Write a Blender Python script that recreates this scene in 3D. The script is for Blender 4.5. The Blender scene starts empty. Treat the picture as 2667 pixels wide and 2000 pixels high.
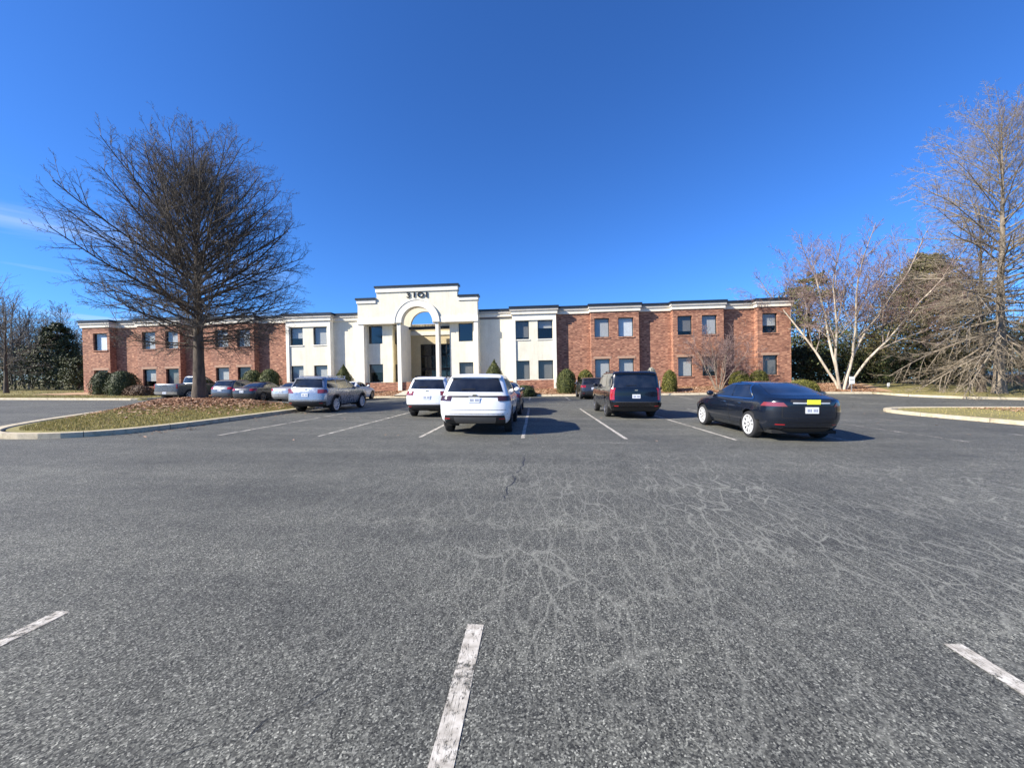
import bpy, bmesh, math, random
import numpy as np
from mathutils import Vector, Matrix
rng = np.random.default_rng(7); random.seed(7)
R = math.radians
sc = bpy.context.scene
COL = sc.collection

# ------------------------------------------------------------------ camera
cd = bpy.data.cameras.new('camera'); cam = bpy.data.objects.new('camera', cd); COL.objects.link(cam)
cam.location = (0, 0, 1.58)
cam.rotation_euler = (R(90) - 0.0112, 0.0, 0.0595)
cd.sensor_fit = 'HORIZONTAL'; cd.sensor_width = 36; cd.lens = 36 * 1010 / 2667
cd.clip_start = 0.05; cd.clip_end = 3000
sc.camera = cam

# ------------------------------------------------------------------ light, sky, exposure
SUN = Vector((-1.43, -0.72, 1.0)).normalized()
EL = math.asin(SUN.z); AZ = math.atan2(SUN.x, SUN.y)
w = bpy.data.worlds.new('World'); sc.world = w; w.use_nodes = True
nt = w.node_tree; nt.nodes.clear()
N = nt.nodes.new; LK = nt.links.new
out = N('ShaderNodeOutputWorld'); bg = N('ShaderNodeBackground'); bg.inputs[1].default_value = 0.078
sky = N('ShaderNodeTexSky'); sky.sky_type = 'NISHITA'; sky.sun_disc = False
sky.sun_elevation = EL; sky.sun_rotation = AZ % (2 * math.pi)
sky.altitude = 300; sky.air_density = 1.0; sky.dust_density = 0.4; sky.ozone_density = 4.0
hsv = N('ShaderNodeMix'); hsv.data_type = 'RGBA'; hsv.blend_type = 'MULTIPLY'; hsv.inputs[0].default_value = 1.0; hsv.inputs[7].default_value = (0.40, 0.80, 1.38, 1)
LK(sky.outputs[0], hsv.inputs[6])
# thin cirrus streaks low in the sky
tc = N('ShaderNodeTexCoord'); sep = N('ShaderNodeSeparateXYZ'); LK(tc.outputs['Generated'], sep.inputs[0])
mp = N('ShaderNodeMapping'); mp.inputs['Scale'].default_value = (1.1, 1.1, 13.0); mp.inputs['Rotation'].default_value = (0.0, R(-9), R(20))
mp.inputs['Location'].default_value = (0.35, 0.2, 0.55)
LK(tc.outputs['Generated'], mp.inputs[0])
nz = N('ShaderNodeTexNoise'); nz.inputs['Scale'].default_value = 1.9; nz.inputs['Detail'].default_value = 6; nz.inputs['Distortion'].default_value = 0.5
LK(mp.outputs[0], nz.inputs['Vector'])
cr = N('ShaderNodeMapRange'); cr.inputs[1].default_value = 0.47; cr.inputs[2].default_value = 0.70; LK(nz.outputs[0], cr.inputs[0])
band = N('ShaderNodeMapRange'); band.inputs[1].default_value = 0.31; band.inputs[2].default_value = 0.14; LK(sep.outputs['Z'], band.inputs[0])
side = N('ShaderNodeMapRange'); side.inputs[1].default_value = -0.5; side.inputs[2].default_value = -0.85; LK(sep.outputs['X'], side.inputs[0])
m1 = N('ShaderNodeMath'); m1.operation = 'MULTIPLY'; LK(cr.outputs[0], m1.inputs[0]); LK(band.outputs[0], m1.inputs[1])
m2 = N('ShaderNodeMath'); m2.operation = 'MULTIPLY'; LK(m1.outputs[0], m2.inputs[0]); LK(side.outputs[0], m2.inputs[1])
mx = N('ShaderNodeMix'); mx.data_type = 'RGBA'; LK(m2.outputs[0], mx.inputs[0]); LK(hsv.outputs[2], mx.inputs[6])
mx.inputs[7].default_value = (6.0, 6.6, 7.2, 1)
LK(mx.outputs[2], bg.inputs[0]); LK(bg.outputs[0], out.inputs[0])
sl = bpy.data.lights.new('sun', 'SUN'); sl.energy = 5.0; sl.angle = R(0.53); sl.color = (1.0, 0.93, 0.82)
so = bpy.data.objects.new('sun', sl); COL.objects.link(so)
so.rotation_euler = (-SUN).to_track_quat('-Z', 'Y').to_euler(); so.location = (-40, -20, 40)
vs = sc.view_settings; vs.view_transform = 'Standard'; vs.look = 'None'; vs.gamma = 1; vs.use_curve_mapping = False
vs.exposure = 1.0

# ------------------------------------------------------------------ materials
MATS = {}
class NT:
    def __init__(s, name):
        s.m = bpy.data.materials.new(name); s.m.use_nodes = True; s.m.use_transparent_shadow = True; s.t = s.m.node_tree
        s.b = s.t.nodes['Principled BSDF']; s.o = s.t.nodes['Material Output']
    def n(s, ty, **kw):
        x = s.t.nodes.new(ty)
        for k, v in kw.items():
            if k[0] == 'i' and k[1:].isdigit(): x.inputs[int(k[1:])].default_value = v
            elif k in x.inputs: x.inputs[k].default_value = v
            else: setattr(x, k, v)
        return x
    def l(s, a, b): s.t.links.new(a, b)
    def noise(s, vec, scale, detail=3, rough=0.55, dist=0.0):
        x = s.n('ShaderNodeTexNoise'); x.inputs['Scale'].default_value = scale; x.inputs['Detail'].default_value = detail
        x.inputs['Roughness'].default_value = rough; x.inputs['Distortion'].default_value = dist
        s.l(vec, x.inputs['Vector']); return x.outputs[0]
    def ramp(s, fac, stops):
        x = s.n('ShaderNodeValToRGB'); e = x.color_ramp.elements
        while len(e) < len(stops): e.new(0.5)
        for el, (p, c) in zip(e, stops):
            el.position = p; el.color = (*c, 1) if len(c) == 3 else c
        s.l(fac, x.inputs[0]); return x.outputs[0]
    def mrange(s, v, a, b, c=0.0, d=1.0):
        x = s.n('ShaderNodeMapRange'); x.inputs[1].default_value = a; x.inputs[2].default_value = b
        x.inputs[3].default_value = c; x.inputs[4].default_value = d; s.l(v, x.inputs[0]); return x.outputs[0]
    def mix(s, f, a, b, mode='MIX'):
        x = s.n('ShaderNodeMix'); x.data_type = 'RGBA'; x.blend_type = mode
        for sock, v in ((x.inputs[0], f), (x.inputs[6], a), (x.inputs[7], b)):
            if isinstance(v, bpy.types.NodeSocket): s.l(v, sock)
            else: sock.default_value = v if not isinstance(v, tuple) else (*v, 1)[:4]
        return x.outputs[2]
    def math(s, op, a, b=0.0):
        x = s.n('ShaderNodeMath'); x.operation = op
        for sock, v in ((x.inputs[0], a), (x.inputs[1], b)):
            if isinstance(v, bpy.types.NodeSocket): s.l(v, sock)
            else: sock.default_value = v
        return x.outputs[0]
    def bump(s, h, st, dist):
        x = s.n('ShaderNodeBump'); x.inputs['Strength'].default_value = st; x.inputs['Distance'].default_value = dist
        s.l(h, x.inputs['Height']); s.l(x.outputs[0], s.b.inputs['Normal'])
    def obj(s): return s.n('ShaderNodeTexCoord').outputs['Object']
    def island(s): return s.n('ShaderNodeNewGeometry').outputs['Random Per Island']
    def done(s, key, rough=0.7, **kw):
        s.b.inputs['Roughness'].default_value = rough
        for k, v in kw.items(): s.b.inputs[k.replace('_', ' ')].default_value = v
        MATS[key] = s.m; return s.m

def simple(key, col, rough=0.6, var=0.12, scale=6, **kw):
    q = NT(key); n = q.noise(q.obj(), scale, 4)
    c = q.ramp(n, [(0.25, tuple(x * (1 - var) for x in col)), (0.75, tuple(min(1, x * (1 + var)) for x in col))])
    q.l(c, q.b.inputs['Base Color']); return q.done(key, rough, **kw)

def asphalt():
    q = NT('asphalt'); v = q.obj()
    agg = q.n('ShaderNodeTexVoronoi'); agg.inputs['Scale'].default_value = 128; q.l(v, agg.inputs['Vector'])
    bw = q.n('ShaderNodeRGBToBW'); q.l(agg.outputs['Color'], bw.inputs[0])
    stones = q.ramp(bw.outputs[0], [(0.0, (0.008, 0.0080, 0.0070)), (0.22, (0.028, 0.0278, 0.0235)), (0.45, (0.085, 0.0845, 0.070)), (0.64, (0.135, 0.1335, 0.110)), (0.82, (0.255, 0.25, 0.207)), (1.0, (0.58, 0.565, 0.46))])
    fine = q.noise(v, 260, 2, 0.7)
    c = q.mix(0.7, stones, q.ramp(fine, [(0.3, (0.35, 0.35, 0.35)), (0.7, (1.45, 1.45, 1.45))]), 'MULTIPLY')
    big = q.noise(v, 0.28, 5, 0.6, 0.4)
    c = q.mix(1.0, c, q.ramp(big, [(0.30, (0.76, 0.77, 0.79)), (0.52, (1, 1, 1)), (0.72, (1.22, 1.22, 1.20))]), 'MULTIPLY')
    mid = q.noise(v, 3.2, 4, 0.65)
    c = q.mix(1.0, c, q.ramp(mid, [(0.3, (0.84, 0.84, 0.85)), (0.7, (1.16, 1.16, 1.15))]), 'MULTIPLY')
    # worn driving streaks along the aisle
    mps = q.n('ShaderNodeMapping'); mps.inputs['Scale'].default_value = (0.10, 1.1, 1); q.l(v, mps.inputs[0])
    st = q.noise(mps.outputs[0], 1.0, 4, 0.6)
    c = q.mix(1.0, c, q.ramp(st, [(0.32, (0.78, 0.785, 0.80)), (0.66, (1.15, 1.15, 1.14))]), 'MULTIPLY')
    oil = q.noise(v, 0.9, 2, 0.5, 0.3)
    c = q.mix(1.0, c, q.ramp(oil, [(0.22, (0.62, 0.62, 0.63)), (0.34, (1, 1, 1))]), 'MULTIPLY')
    # pale crazed cracks, mostly right of the middle line
    wob = q.n('ShaderNodeTexNoise'); wob.inputs['Scale'].default_value = 1.4; wob.inputs['Detail'].default_value = 3; q.l(v, wob.inputs['Vector'])
    mpc = q.n('ShaderNodeMapping'); mpc.inputs['Scale'].default_value = (2.6, 0.75, 1); mpc.inputs['Rotation'].default_value = (0, 0, R(12)); q.l(v, mpc.inputs[0])
    add = q.mix(0.28, mpc.outputs[0], wob.outputs['Color'], 'LINEAR_LIGHT')
    vo = q.n('ShaderNodeTexVoronoi', feature='DISTANCE_TO_EDGE'); vo.inputs['Scale'].default_value = 1.5; q.l(add, vo.inputs['Vector'])
    line = q.mrange(vo.outputs['Distance'], 0.0, 0.028, 1.0, 0.0)
    sx = q.n('ShaderNodeSeparateXYZ'); q.l(v, sx.inputs[0])
    right = q.mrange(sx.outputs[0], -3.2, 1.2, 0.12, 1.0)
    far = q.math('MULTIPLY', q.mrange(sx.outputs[1], 9.6, 6.0, 0.10, 1.0), q.mrange(sx.outputs[1], 1.4, 3.2, 0.22, 1.0))
    pm = q.mrange(q.noise(v, 0.55, 3), 0.34, 0.54, 0.30, 1.0)
    f = q.math('MULTIPLY', q.math('MULTIPLY', line, right), q.math('MULTIPLY', far, pm))
    vo2 = q.n('ShaderNodeTexVoronoi', feature='DISTANCE_TO_EDGE'); vo2.inputs['Scale'].default_value = 3.4; q.l(add, vo2.inputs['Vector'])
    f2 = q.math('MULTIPLY', q.math('MULTIPLY', q.mrange(vo2.outputs['Distance'], 0.0, 0.045, 0.8, 0.0), right), q.math('MULTIPLY', far, pm))
    c = q.mix(q.math('MULTIPLY', q.math('MAXIMUM', f, f2), 0.58), c, (0.36, 0.355, 0.295))
    q.l(c, q.b.inputs['Base Color'])
    h = q.math('ADD', bw.outputs[0], q.math('MULTIPLY', fine, 0.6))
    q.bump(h, 0.55, 0.006)
    q.done('asphalt', 0.82)

def brick():
    q = NT('brick'); v = q.obj()
    sx = q.n('ShaderNodeSeparateXYZ'); q.l(v, sx.inputs[0])
    cb = q.n('ShaderNodeCombineXYZ'); q.l(q.math('ADD', sx.outputs[0], sx.outputs[1]), cb.inputs[0]); q.l(sx.outputs[2], cb.inputs[1])
    b = q.n('ShaderNodeTexBrick'); q.l(cb.outputs[0], b.inputs['Vector'])
    b.inputs['Scale'].default_value = 1.0; b.inputs['Brick Width'].default_value = 0.21; b.inputs['Row Height'].default_value = 0.075
    b.inputs['Mortar Size'].default_value = 0.007; b.inputs['Mortar'].default_value = (0.33, 0.235, 0.17, 1)
    b.inputs['Color1'].default_value = (0.230, 0.085, 0.051, 1); b.inputs['Color2'].default_value = (0.375, 0.168, 0.102, 1); b.inputs['Bias'].default_value = -0.05
    cell = q.n('ShaderNodeTexWhiteNoise', noise_dimensions='2D')
    ix = q.math('FLOOR', q.math('DIVIDE', q.math('ADD', sx.outputs[0], sx.outputs[1]), 0.21)); iy = q.math('FLOOR', q.math('DIVIDE', sx.outputs[2], 0.075))
    c2 = q.n('ShaderNodeCombineXYZ'); q.l(ix, c2.inputs[0]); q.l(iy, c2.inputs[1]); q.l(c2.outputs[0], cell.inputs[0])
    tone = q.ramp(cell.outputs[0], [(0.0, (0.42, 0.36, 0.36)), (0.22, (0.85, 0.82, 0.82)), (0.6, (1.05, 1.03, 1.0)), (0.86, (1.3, 1.35, 1.3)), (1.0, (1.7, 1.9, 1.8))])
    c = q.mix(0.85, b.outputs['Color'], tone, 'MULTIPLY')
    n = q.noise(v, 0.5, 4); c = q.mix(1.0, c, q.ramp(n, [(0.3, (0.86, 0.86, 0.86)), (0.7, (1.1, 1.08, 1.06))]), 'MULTIPLY')
    q.l(c, q.b.inputs['Base Color']); q.bump(b.outputs['Fac'], -0.4, 0.01)
    q.done('brick', 0.85)

def stucco(key, col):
    q = NT(key); v = q.obj()
    n = q.noise(v, 1.3, 5, 0.6); n2 = q.noise(v, 9, 3)
    c = q.ramp(n, [(0.25, tuple(x * 0.90 for x in col)), (0.7, tuple(min(.9, x * 1.05) for x in col))])
    mp_ = q.n('ShaderNodeMapping'); mp_.inputs['Scale'].default_value = (2.2, 2.2, 0.22); q.l(v, mp_.inputs[0])
    s = q.noise(mp_.outputs[0], 1.6, 4, 0.65)
    c = q.mix(1.0, c, q.ramp(s, [(0.30, (0.92, 0.91, 0.88)), (0.55, (1, 1, 1))]), 'MULTIPLY')
    c = q.mix(1.0, c, q.ramp(n2, [(0.3, (0.95, 0.95, 0.94)), (0.7, (1.03, 1.03, 1.03))]), 'MULTIPLY')
    if 'kerb' in key:
        sx = q.n('ShaderNodeSeparateXYZ'); q.l(v, sx.inputs[0]); t = q.math('FRACT', q.math('DIVIDE', q.math('ADD', q.math('MULTIPLY', sx.outputs[0], 0.8), sx.outputs[1]), 2.4))
        c = q.mix(q.math('LESS_THAN', t, 0.009), c, (0.10, 0.085, 0.065))
        c = q.mix(1.0, c, q.ramp(q.noise(v, 3.5, 6, 0.75), [(0.30, (0.58, 0.56, 0.53)), (0.52, (1, 1, 1))]), 'MULTIPLY')
    q.l(c, q.b.inputs['Base Color']); q.bump(q.noise(v, 60, 3), 0.35, 0.01); q.done(key, 0.88)

def leafmat(key, stops, rough=0.55, trans=0.0):
    q = NT(key); i = q.island()
    c = q.ramp(i, stops); q.l(c, q.b.inputs['Base Color'])
    q.done(key, rough); q.b.inputs['Specular IOR Level'].default_value = 0.25

def bark(key, a, b_, scale=7):
    q = NT(key); v = q.obj(); mp_ = q.n('ShaderNodeMapping'); mp_.inputs['Scale'].default_value = (1, 1, 0.25); q.l(v, mp_.inputs[0])
    n = q.noise(mp_.outputs[0], scale, 6, 0.65)
    q.l(q.ramp(n, [(0.3, a), (0.7, b_)]), q.b.inputs['Base Color']); q.bump(n, 0.8, 0.03); q.done(key, 0.9)

def linepaint():
    q = NT('line_paint'); v = q.obj()
    n = q.noise(v, 22, 5, 0.75); n2 = q.noise(v, 2.2, 3, 0.6); at = q.n('ShaderNodeAttribute', attribute_type='OBJECT', attribute_name='wear')
    c = q.ramp(q.noise(v, 14, 4), [(0.3, (0.30, 0.27, 0.22)), (0.5, (0.50, 0.46, 0.39)), (0.68, (0.66, 0.62, 0.54))]); q.l(c, q.b.inputs['Base Color'])
    s = q.math('ADD', q.math('MULTIPLY', n, 0.75), q.math('MULTIPLY', n2, 0.5))
    mask = q.mrange(q.math('SUBTRACT', s, at.outputs['Fac']), -0.02, 0.10)
    crk = q.n('ShaderNodeTexVoronoi', feature='DISTANCE_TO_EDGE'); crk.inputs['Scale'].default_value = 5.5; q.l(q.mix(0.22, v, q.n('ShaderNodeTexNoise', Scale=6.0).outputs['Color'], 'LINEAR_LIGHT'), crk.inputs['Vector'])
    mask = q.math('MULTIPLY', mask, q.mrange(crk.outputs['Distance'], 0.006, 0.03, 0.1, 1.0))
    tr = q.n('ShaderNodeBsdfTransparent'); ms = q.n('ShaderNodeMixShader'); q.l(mask, ms.inputs[0]); q.l(tr.outputs[0], ms.inputs[1]); q.l(q.b.outputs[0], ms.inputs[2]); q.l(ms.outputs[0], q.o.inputs[0])
    q.done('line_paint', 0.8)

def ground_mix(key, stops, scale, bumpd=0.03):
    q = NT(key); v = q.obj(); n = q.noise(v, scale, 8, 0.7); n2 = q.noise(v, 0.6, 4, 0.6)
    c = q.ramp(n, stops); c = q.mix(1.0, c, q.ramp(n2, [(0.3, (0.78, 0.78, 0.76)), (0.7, (1.16, 1.16, 1.12))]), 'MULTIPLY')
    q.l(c, q.b.inputs['Base Color']); q.bump(n, 0.7, bumpd); q.done(key, 0.95)

def glassmat(key, tint, refl=0.06):
    q = NT(key)
    tr = q.n('ShaderNodeBsdfTransparent'); tr.inputs[0].default_value = (*tint, 1)
    gl = q.n('ShaderNodeBsdfGlossy'); gl.inputs['Roughness'].default_value = 0.03
    lw = q.n('ShaderNodeLayerWeight'); lw.inputs[0].default_value = 0.5
    f = q.math('ADD', q.math('MULTIPLY', q.math('POWER', lw.outputs['Facing'], 4.0), 0.7), refl); ms = q.n('ShaderNodeMixShader'); q.l(f, ms.inputs[0]); q.l(tr.outputs[0], ms.inputs[1]); q.l(gl.outputs[0], ms.inputs[2]); q.l(ms.outputs[0], q.o.inputs[0])
    MATS[key] = q.m

def paint(key, col, metallic=0.35, rough=0.30):
    q = NT(key); n = q.noise(q.obj(), 3, 4)
    q.l(q.ramp(n, [(0.3, tuple(x * 0.93 for x in col)), (0.7, tuple(min(1, x * 1.04) for x in col))]), q.b.inputs['Base Color'])
    q.l(q.mrange(q.noise(q.obj(), 8, 5), 0.3, 0.7, rough * 0.8, rough * 1.25), q.b.inputs['Roughness'])
    q.b.inputs['Metallic'].default_value = metallic; q.b.inputs['Coat Weight'].default_value = 0.8; q.b.inputs['Coat Roughness'].default_value = 0.06
    MATS[key] = q.m

asphalt(); brick(); linepaint()
stucco('stucco', (0.76, 0.715, 0.58)); stucco('stucco_trim', (0.83, 0.795, 0.695)); stucco('stucco_shaded', (0.62, 0.52, 0.33))  # last one: darker tan copy, porch wall shade put into its colour
stucco('white_trim', (0.80, 0.74, 0.62)); stucco('fascia', (0.50, 0.47, 0.42)); stucco('concrete', (0.56, 0.50, 0.40)); stucco('pale_kerb', (0.56, 0.48, 0.34))
simple('metal_cap', (0.016, 0.020, 0.026), 0.35, 0.2); simple('window_frame', (0.030, 0.026, 0.022), 0.4)
simple('blind', (0.52, 0.50, 0.46), 0.7, 0.05); simple('blind_dim', (0.20, 0.185, 0.165), 0.7, 0.08); simple('blind_white', (0.80, 0.80, 0.78), 0.6, 0.05); simple('lintel', (0.40, 0.25, 0.17), 0.85, 0.15)
simple('interior', (0.022, 0.022, 0.024), 0.9); simple('roofing', (0.15, 0.15, 0.15), 0.9)
simple('digit_black', (0.012, 0.012, 0.014), 0.4)
simple('white_paint', (0.78, 0.78, 0.76), 0.5); simple('galvanised', (0.45, 0.45, 0.44), 0.45, Metallic=0.6)
simple('tar', (0.012, 0.012, 0.013), 0.45)
simple('tyre', (0.018, 0.018, 0.019), 0.85); simple('rim_silver', (0.72, 0.72, 0.71), 0.38, 0.05, Metallic=0.35); simple('rim_grey', (0.22, 0.22, 0.23), 0.35, 0.05, Metallic=0.8)
simple('rim_dark', (0.03, 0.03, 0.032), 0.35, 0.05, Metallic=0.5)
simple('plastic', (0.022, 0.022, 0.024), 0.6); simple('underbody', (0.010, 0.010, 0.010), 0.9); simple('seam', (0.006, 0.006, 0.007), 0.8)
simple('chrome', (0.75, 0.75, 0.76), 0.12, 0.02, Metallic=1.0); simple('plate', (0.70, 0.72, 0.76), 0.45, 0.06, 40)
simple('plate_ink', (0.26, 0.28, 0.36), 0.5); simple('yellow_note', (0.72, 0.72, 0.05), 0.6)
simple('lamp_red', (0.33, 0.016, 0.02), 0.12, 0.1, Coat_Weight=0.8); simple('lamp_wine', (0.19, 0.035, 0.042), 0.12, 0.1, Coat_Weight=0.8); simple('lamp_dark', (0.045, 0.016, 0.018), 0.1, 0.1, Coat_Weight=0.8); simple('lamp_clear', (0.62, 0.60, 0.60), 0.15)
q = NT('car_glass'); q.l(q.ramp(q.noise(q.obj(), 2.5, 3), [(0.35, (0.006, 0.007, 0.010)), (0.7, (0.022, 0.024, 0.030))]), q.b.inputs['Base Color']); q.done('car_glass', 0.06, Coat_Weight=0.6)
glassmat('pane', (0.90, 0.93, 0.95)); glassmat('pane_dark', (0.35, 0.38, 0.40), 0.10)
paint('paint_white', (0.80, 0.80, 0.81), 0.0, 0.28); paint('paint_pearl', (0.74, 0.75, 0.77), 0.05); paint('paint_blackblue', (0.006, 0.010, 0.020), 0.2, 0.22); paint('paint_black', (0.006, 0.006, 0.008), 0.2, 0.25)
paint('paint_grey', (0.30, 0.33, 0.38), 0.55, 0.28); paint('paint_silver', (0.52, 0.53, 0.54), 0.6, 0.3); paint('paint_dark', (0.045, 0.045, 0.05), 0.4); paint('paint_slate', (0.115, 0.125, 0.145), 0.5, 0.3); paint('paint_taupe', (0.24, 0.22, 0.20), 0.4)
ground_mix('lawn', [(0.25, (0.11, 0.090, 0.030)), (0.45, (0.20, 0.175, 0.055)), (0.6, (0.27, 0.225, 0.085)), (0.8, (0.36, 0.28, 0.14))], 9)
ground_mix('mulch', [(0.25, (0.25, 0.14, 0.075)), (0.5, (0.44, 0.28, 0.16)), (0.75, (0.56, 0.39, 0.24))], 14)
leafmat('grass_blade', [(0.0, (0.16, 0.15, 0.030)), (0.35, (0.31, 0.275, 0.065)), (0.65, (0.42, 0.34, 0.12)), (1.0, (0.50, 0.37, 0.19))])
leafmat('mulch_chip', [(0.0, (0.17, 0.085, 0.050)), (0.4, (0.36, 0.20, 0.12)), (0.75, (0.48, 0.29, 0.18)), (1.0, (0.62, 0.44, 0.31))], 0.9)
leafmat('leaf_dark', [(0.0, (0.014, 0.020, 0.008)), (0.5, (0.040, 0.052, 0.018)), (1.0, (0.10, 0.115, 0.042))])
leafmat('leaf_green', [(0.0, (0.026, 0.034, 0.009)), (0.5, (0.072, 0.084, 0.020)), (1.0, (0.165, 0.165, 0.050))])
leafmat('leaf_yellow', [(0.0, (0.045, 0.050, 0.009)), (0.5, (0.105, 0.105, 0.018)), (1.0, (0.20, 0.18, 0.045))])
leafmat('leaf_pale', [(0.0, (0.13, 0.14, 0.10)), (0.5, (0.32, 0.32, 0.26)), (1.0, (0.60, 0.59, 0.52))])
leafmat('leaf_brown', [(0.0, (0.045, 0.028, 0.016)), (0.5, (0.12, 0.070, 0.040)), (1.0, (0.22, 0.14, 0.085))])
leafmat('leaf_cedar', [(0.0, (0.028, 0.032, 0.011)), (0.5, (0.075, 0.075, 0.026)), (1.0, (0.17, 0.14, 0.058))])
bark('bark_oak', (0.040, 0.031, 0.023), (0.135, 0.105, 0.075)); bark('bark_tan', (0.13, 0.105, 0.075), (0.30, 0.25, 0.19)); bark('bark_pale', (0.26, 0.215, 0.16), (0.60, 0.52, 0.41), 4); bark('bark_mid', (0.16, 0.125, 0.10), (0.38, 0.31, 0.25), 5)
leafmat('twig_oak', [(0.0, (0.050, 0.044, 0.037)), (0.6, (0.120, 0.103, 0.085)), (1.0, (0.20, 0.168, 0.135))], 0.8)
leafmat('twig_tan', [(0.0, (0.12, 0.095, 0.065)), (0.6, (0.25, 0.205, 0.145)), (1.0, (0.38, 0.32, 0.24))], 0.8)
leafmat('twig_red', [(0.0, (0.12, 0.075, 0.065)), (0.6, (0.25, 0.165, 0.145)), (1.0, (0.40, 0.31, 0.28))], 0.8)
leafmat('twig_grey', [(0.0, (0.075, 0.068, 0.060)), (0.6, (0.16, 0.145, 0.125)), (1.0, (0.26, 0.235, 0.205))], 0.8)

# ------------------------------------------------------------------ object helpers
def np_mesh(name, V, F, mat=None, parent=None, smooth=False):
    """V (n,3); F (m,k) index array with one k for all faces, or a list of index tuples"""
    V = np.asarray(V, dtype=np.float32).reshape(-1, 3); me = bpy.data.meshes.new(name)
    if isinstance(F, np.ndarray):
        m, k = F.shape
        me.vertices.add(len(V)); me.vertices.foreach_set('co', V.ravel())
        me.loops.add(m * k); me.loops.foreach_set('vertex_index', F.astype(np.int32).ravel())
        me.polygons.add(m); me.polygons.foreach_set('loop_start', np.arange(0, m * k, k, dtype=np.int32))
        me.update(calc_edges=True)
    else:
        me.from_pydata(V.tolist(), [], [tuple(int(i) for i in f) for f in F])
    if smooth: me.polygons.foreach_set('use_smooth', np.ones(len(me.polygons), dtype=bool))
    o = bpy.data.objects.new(name, me); COL.objects.link(o)
    if mat: me.materials.append(MATS[mat])
    if parent is not None: o.parent = parent
    return o
def tag(o, label, cat, group=None, kind=None):
    if label: o['label'] = label
    if cat: o['category'] = cat
    if group: o['group'] = group
    if kind: o['kind'] = kind
    return o
def struct(o): o['kind'] = 'structure'; return o
def empty(name, loc, rz=0.0):
    o = bpy.data.objects.new(name, None); COL.objects.link(o); o.location = loc; o.rotation_euler = (0, 0, rz); o.empty_display_size = 0.3; return o
class MB:
    def __init__(s): s.v = []; s.f = []
    def box(s, x0, x1, y0, y1, z0, z1):
        b = len(s.v); s.v += [(x0, y0, z0), (x1, y0, z0), (x1, y1, z0), (x0, y1, z0), (x0, y0, z1), (x1, y0, z1), (x1, y1, z1), (x0, y1, z1)]
        s.f += [tuple(b + i for i in q) for q in ((0, 3, 2, 1), (4, 5, 6, 7), (0, 1, 5, 4), (1, 2, 6, 5), (2, 3, 7, 6), (3, 0, 4, 7))]; return s
    def quad(s, a, b_, c, d):
        b = len(s.v); s.v += [a, b_, c, d]; s.f.append((b, b + 1, b + 2, b + 3)); return s
    def grid(s, P, flip=False):
        P = np.asarray(P); n, m = P.shape[:2]; b = len(s.v); s.v += [tuple(p) for p in P.reshape(-1, 3)]
        for i in range(n - 1):
            for j in range(m - 1):
                q = (b + i * m + j, b + (i + 1) * m + j, b + (i + 1) * m + j + 1, b + i * m + j + 1)
                s.f.append(q[::-1] if flip else q)
        return s
    def lathe(s, prof, axis='y', n=24, c=(0, 0, 0)):
        """prof: list of (r, h) along the axis"""
        b = len(s.v)
        for k in range(n):
            a = 2 * math.pi * k / n
            for r, h in prof:
                if axis == 'y': s.v.append((c[0] + r * math.cos(a), c[1] + h, c[2] + r * math.sin(a)))
                else: s.v.append((c[0] + r * math.cos(a), c[1] + r * math.sin(a), c[2] + h))
        m = len(prof)
        for k in range(n):
            for j in range(m - 1):
                k2 = (k + 1) % n; s.f.append((b + k * m + j, b + k * m + j + 1, b + k2 * m + j + 1, b + k2 * m + j))
        return s
    def build(s, name, mat, parent=None, smooth=False): return np_mesh(name, np.array(s.v), s.f, mat, parent, smooth)

# ------------------------------------------------------------------ terrain
def sm(t): t = np.clip(t, 0, 1); return t * t * (3 - 2 * t)
KV = 32.5; KL = 28.6                                                           # kerb line in front of the building
def zk(u): return 0.17 + 0.0125 * np.clip(u, -18, 22)
def zb(u): return 0.72 + 0.0192 * np.clip(u, -25, 26)
def kvf(u): return np.where(np.asarray(u) < -30.95, KL, KV)
def road(u, v): return zk(np.asarray(u, float)) * sm((np.asarray(v, float) - 19.0) / 13.0)
def tz(u, v):
    u = np.asarray(u, float); v = np.asarray(v, float)
    a = road(u, v); k = kvf(u)
    b = (zk(u) + 0.13) + (zb(u) - zk(u) - 0.13) * sm((v - k - 0.2) / (36.3 - k))
    far = np.clip((v - 42) / 80, 0, 1) * 0.6
    return np.where(v < k + 0.15, a, b + far)
def tzf(u, v): return float(tz(u, v))
def sheet(name, us, vs_, fn, mat):
    U, V = np.meshgrid(us, vs_, indexing='ij'); Z = fn(U, V)
    P = np.stack([U, V, Z], -1).reshape(-1, 3); n, m = U.shape
    i, j = np.meshgrid(np.arange(n - 1), np.arange(m - 1), indexing='ij'); a = (i * m + j).ravel()
    return struct(np_mesh(name, P, np.stack([a, a + m, a + m + 1, a + 1], 1), mat, None, True))
us = np.concatenate([[-900, -400, -200, -120], np.arange(-90, -32, 2.5), [-31.0, -30.9], np.arange(-30, 91, 2.5), [120, 200, 400, 900]])
vv = np.concatenate([[-300, -100, -40], np.arange(-20, 28, 4), [28.0, 28.74, 28.76, 29.5, 30.5, 31.5, 32.64, 32.66, 33.2, 33.8, 34.5, 35.2, 36.3, 40], np.arange(45, 130, 8), [160, 250, 500, 1200]])
sheet('ground', us, vv, lambda U, V: np.where(V < kvf(U) + 0.15, road(U, V) - 0.06, tz(U, V)), 'lawn')
lot = sheet('parking_lot', np.arange(-75, 76, 1.5), np.concatenate([np.arange(-14, 29.1, 1.0), [29.6, 30.5, 31.5, 32.55]]), road, 'asphalt')

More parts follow.
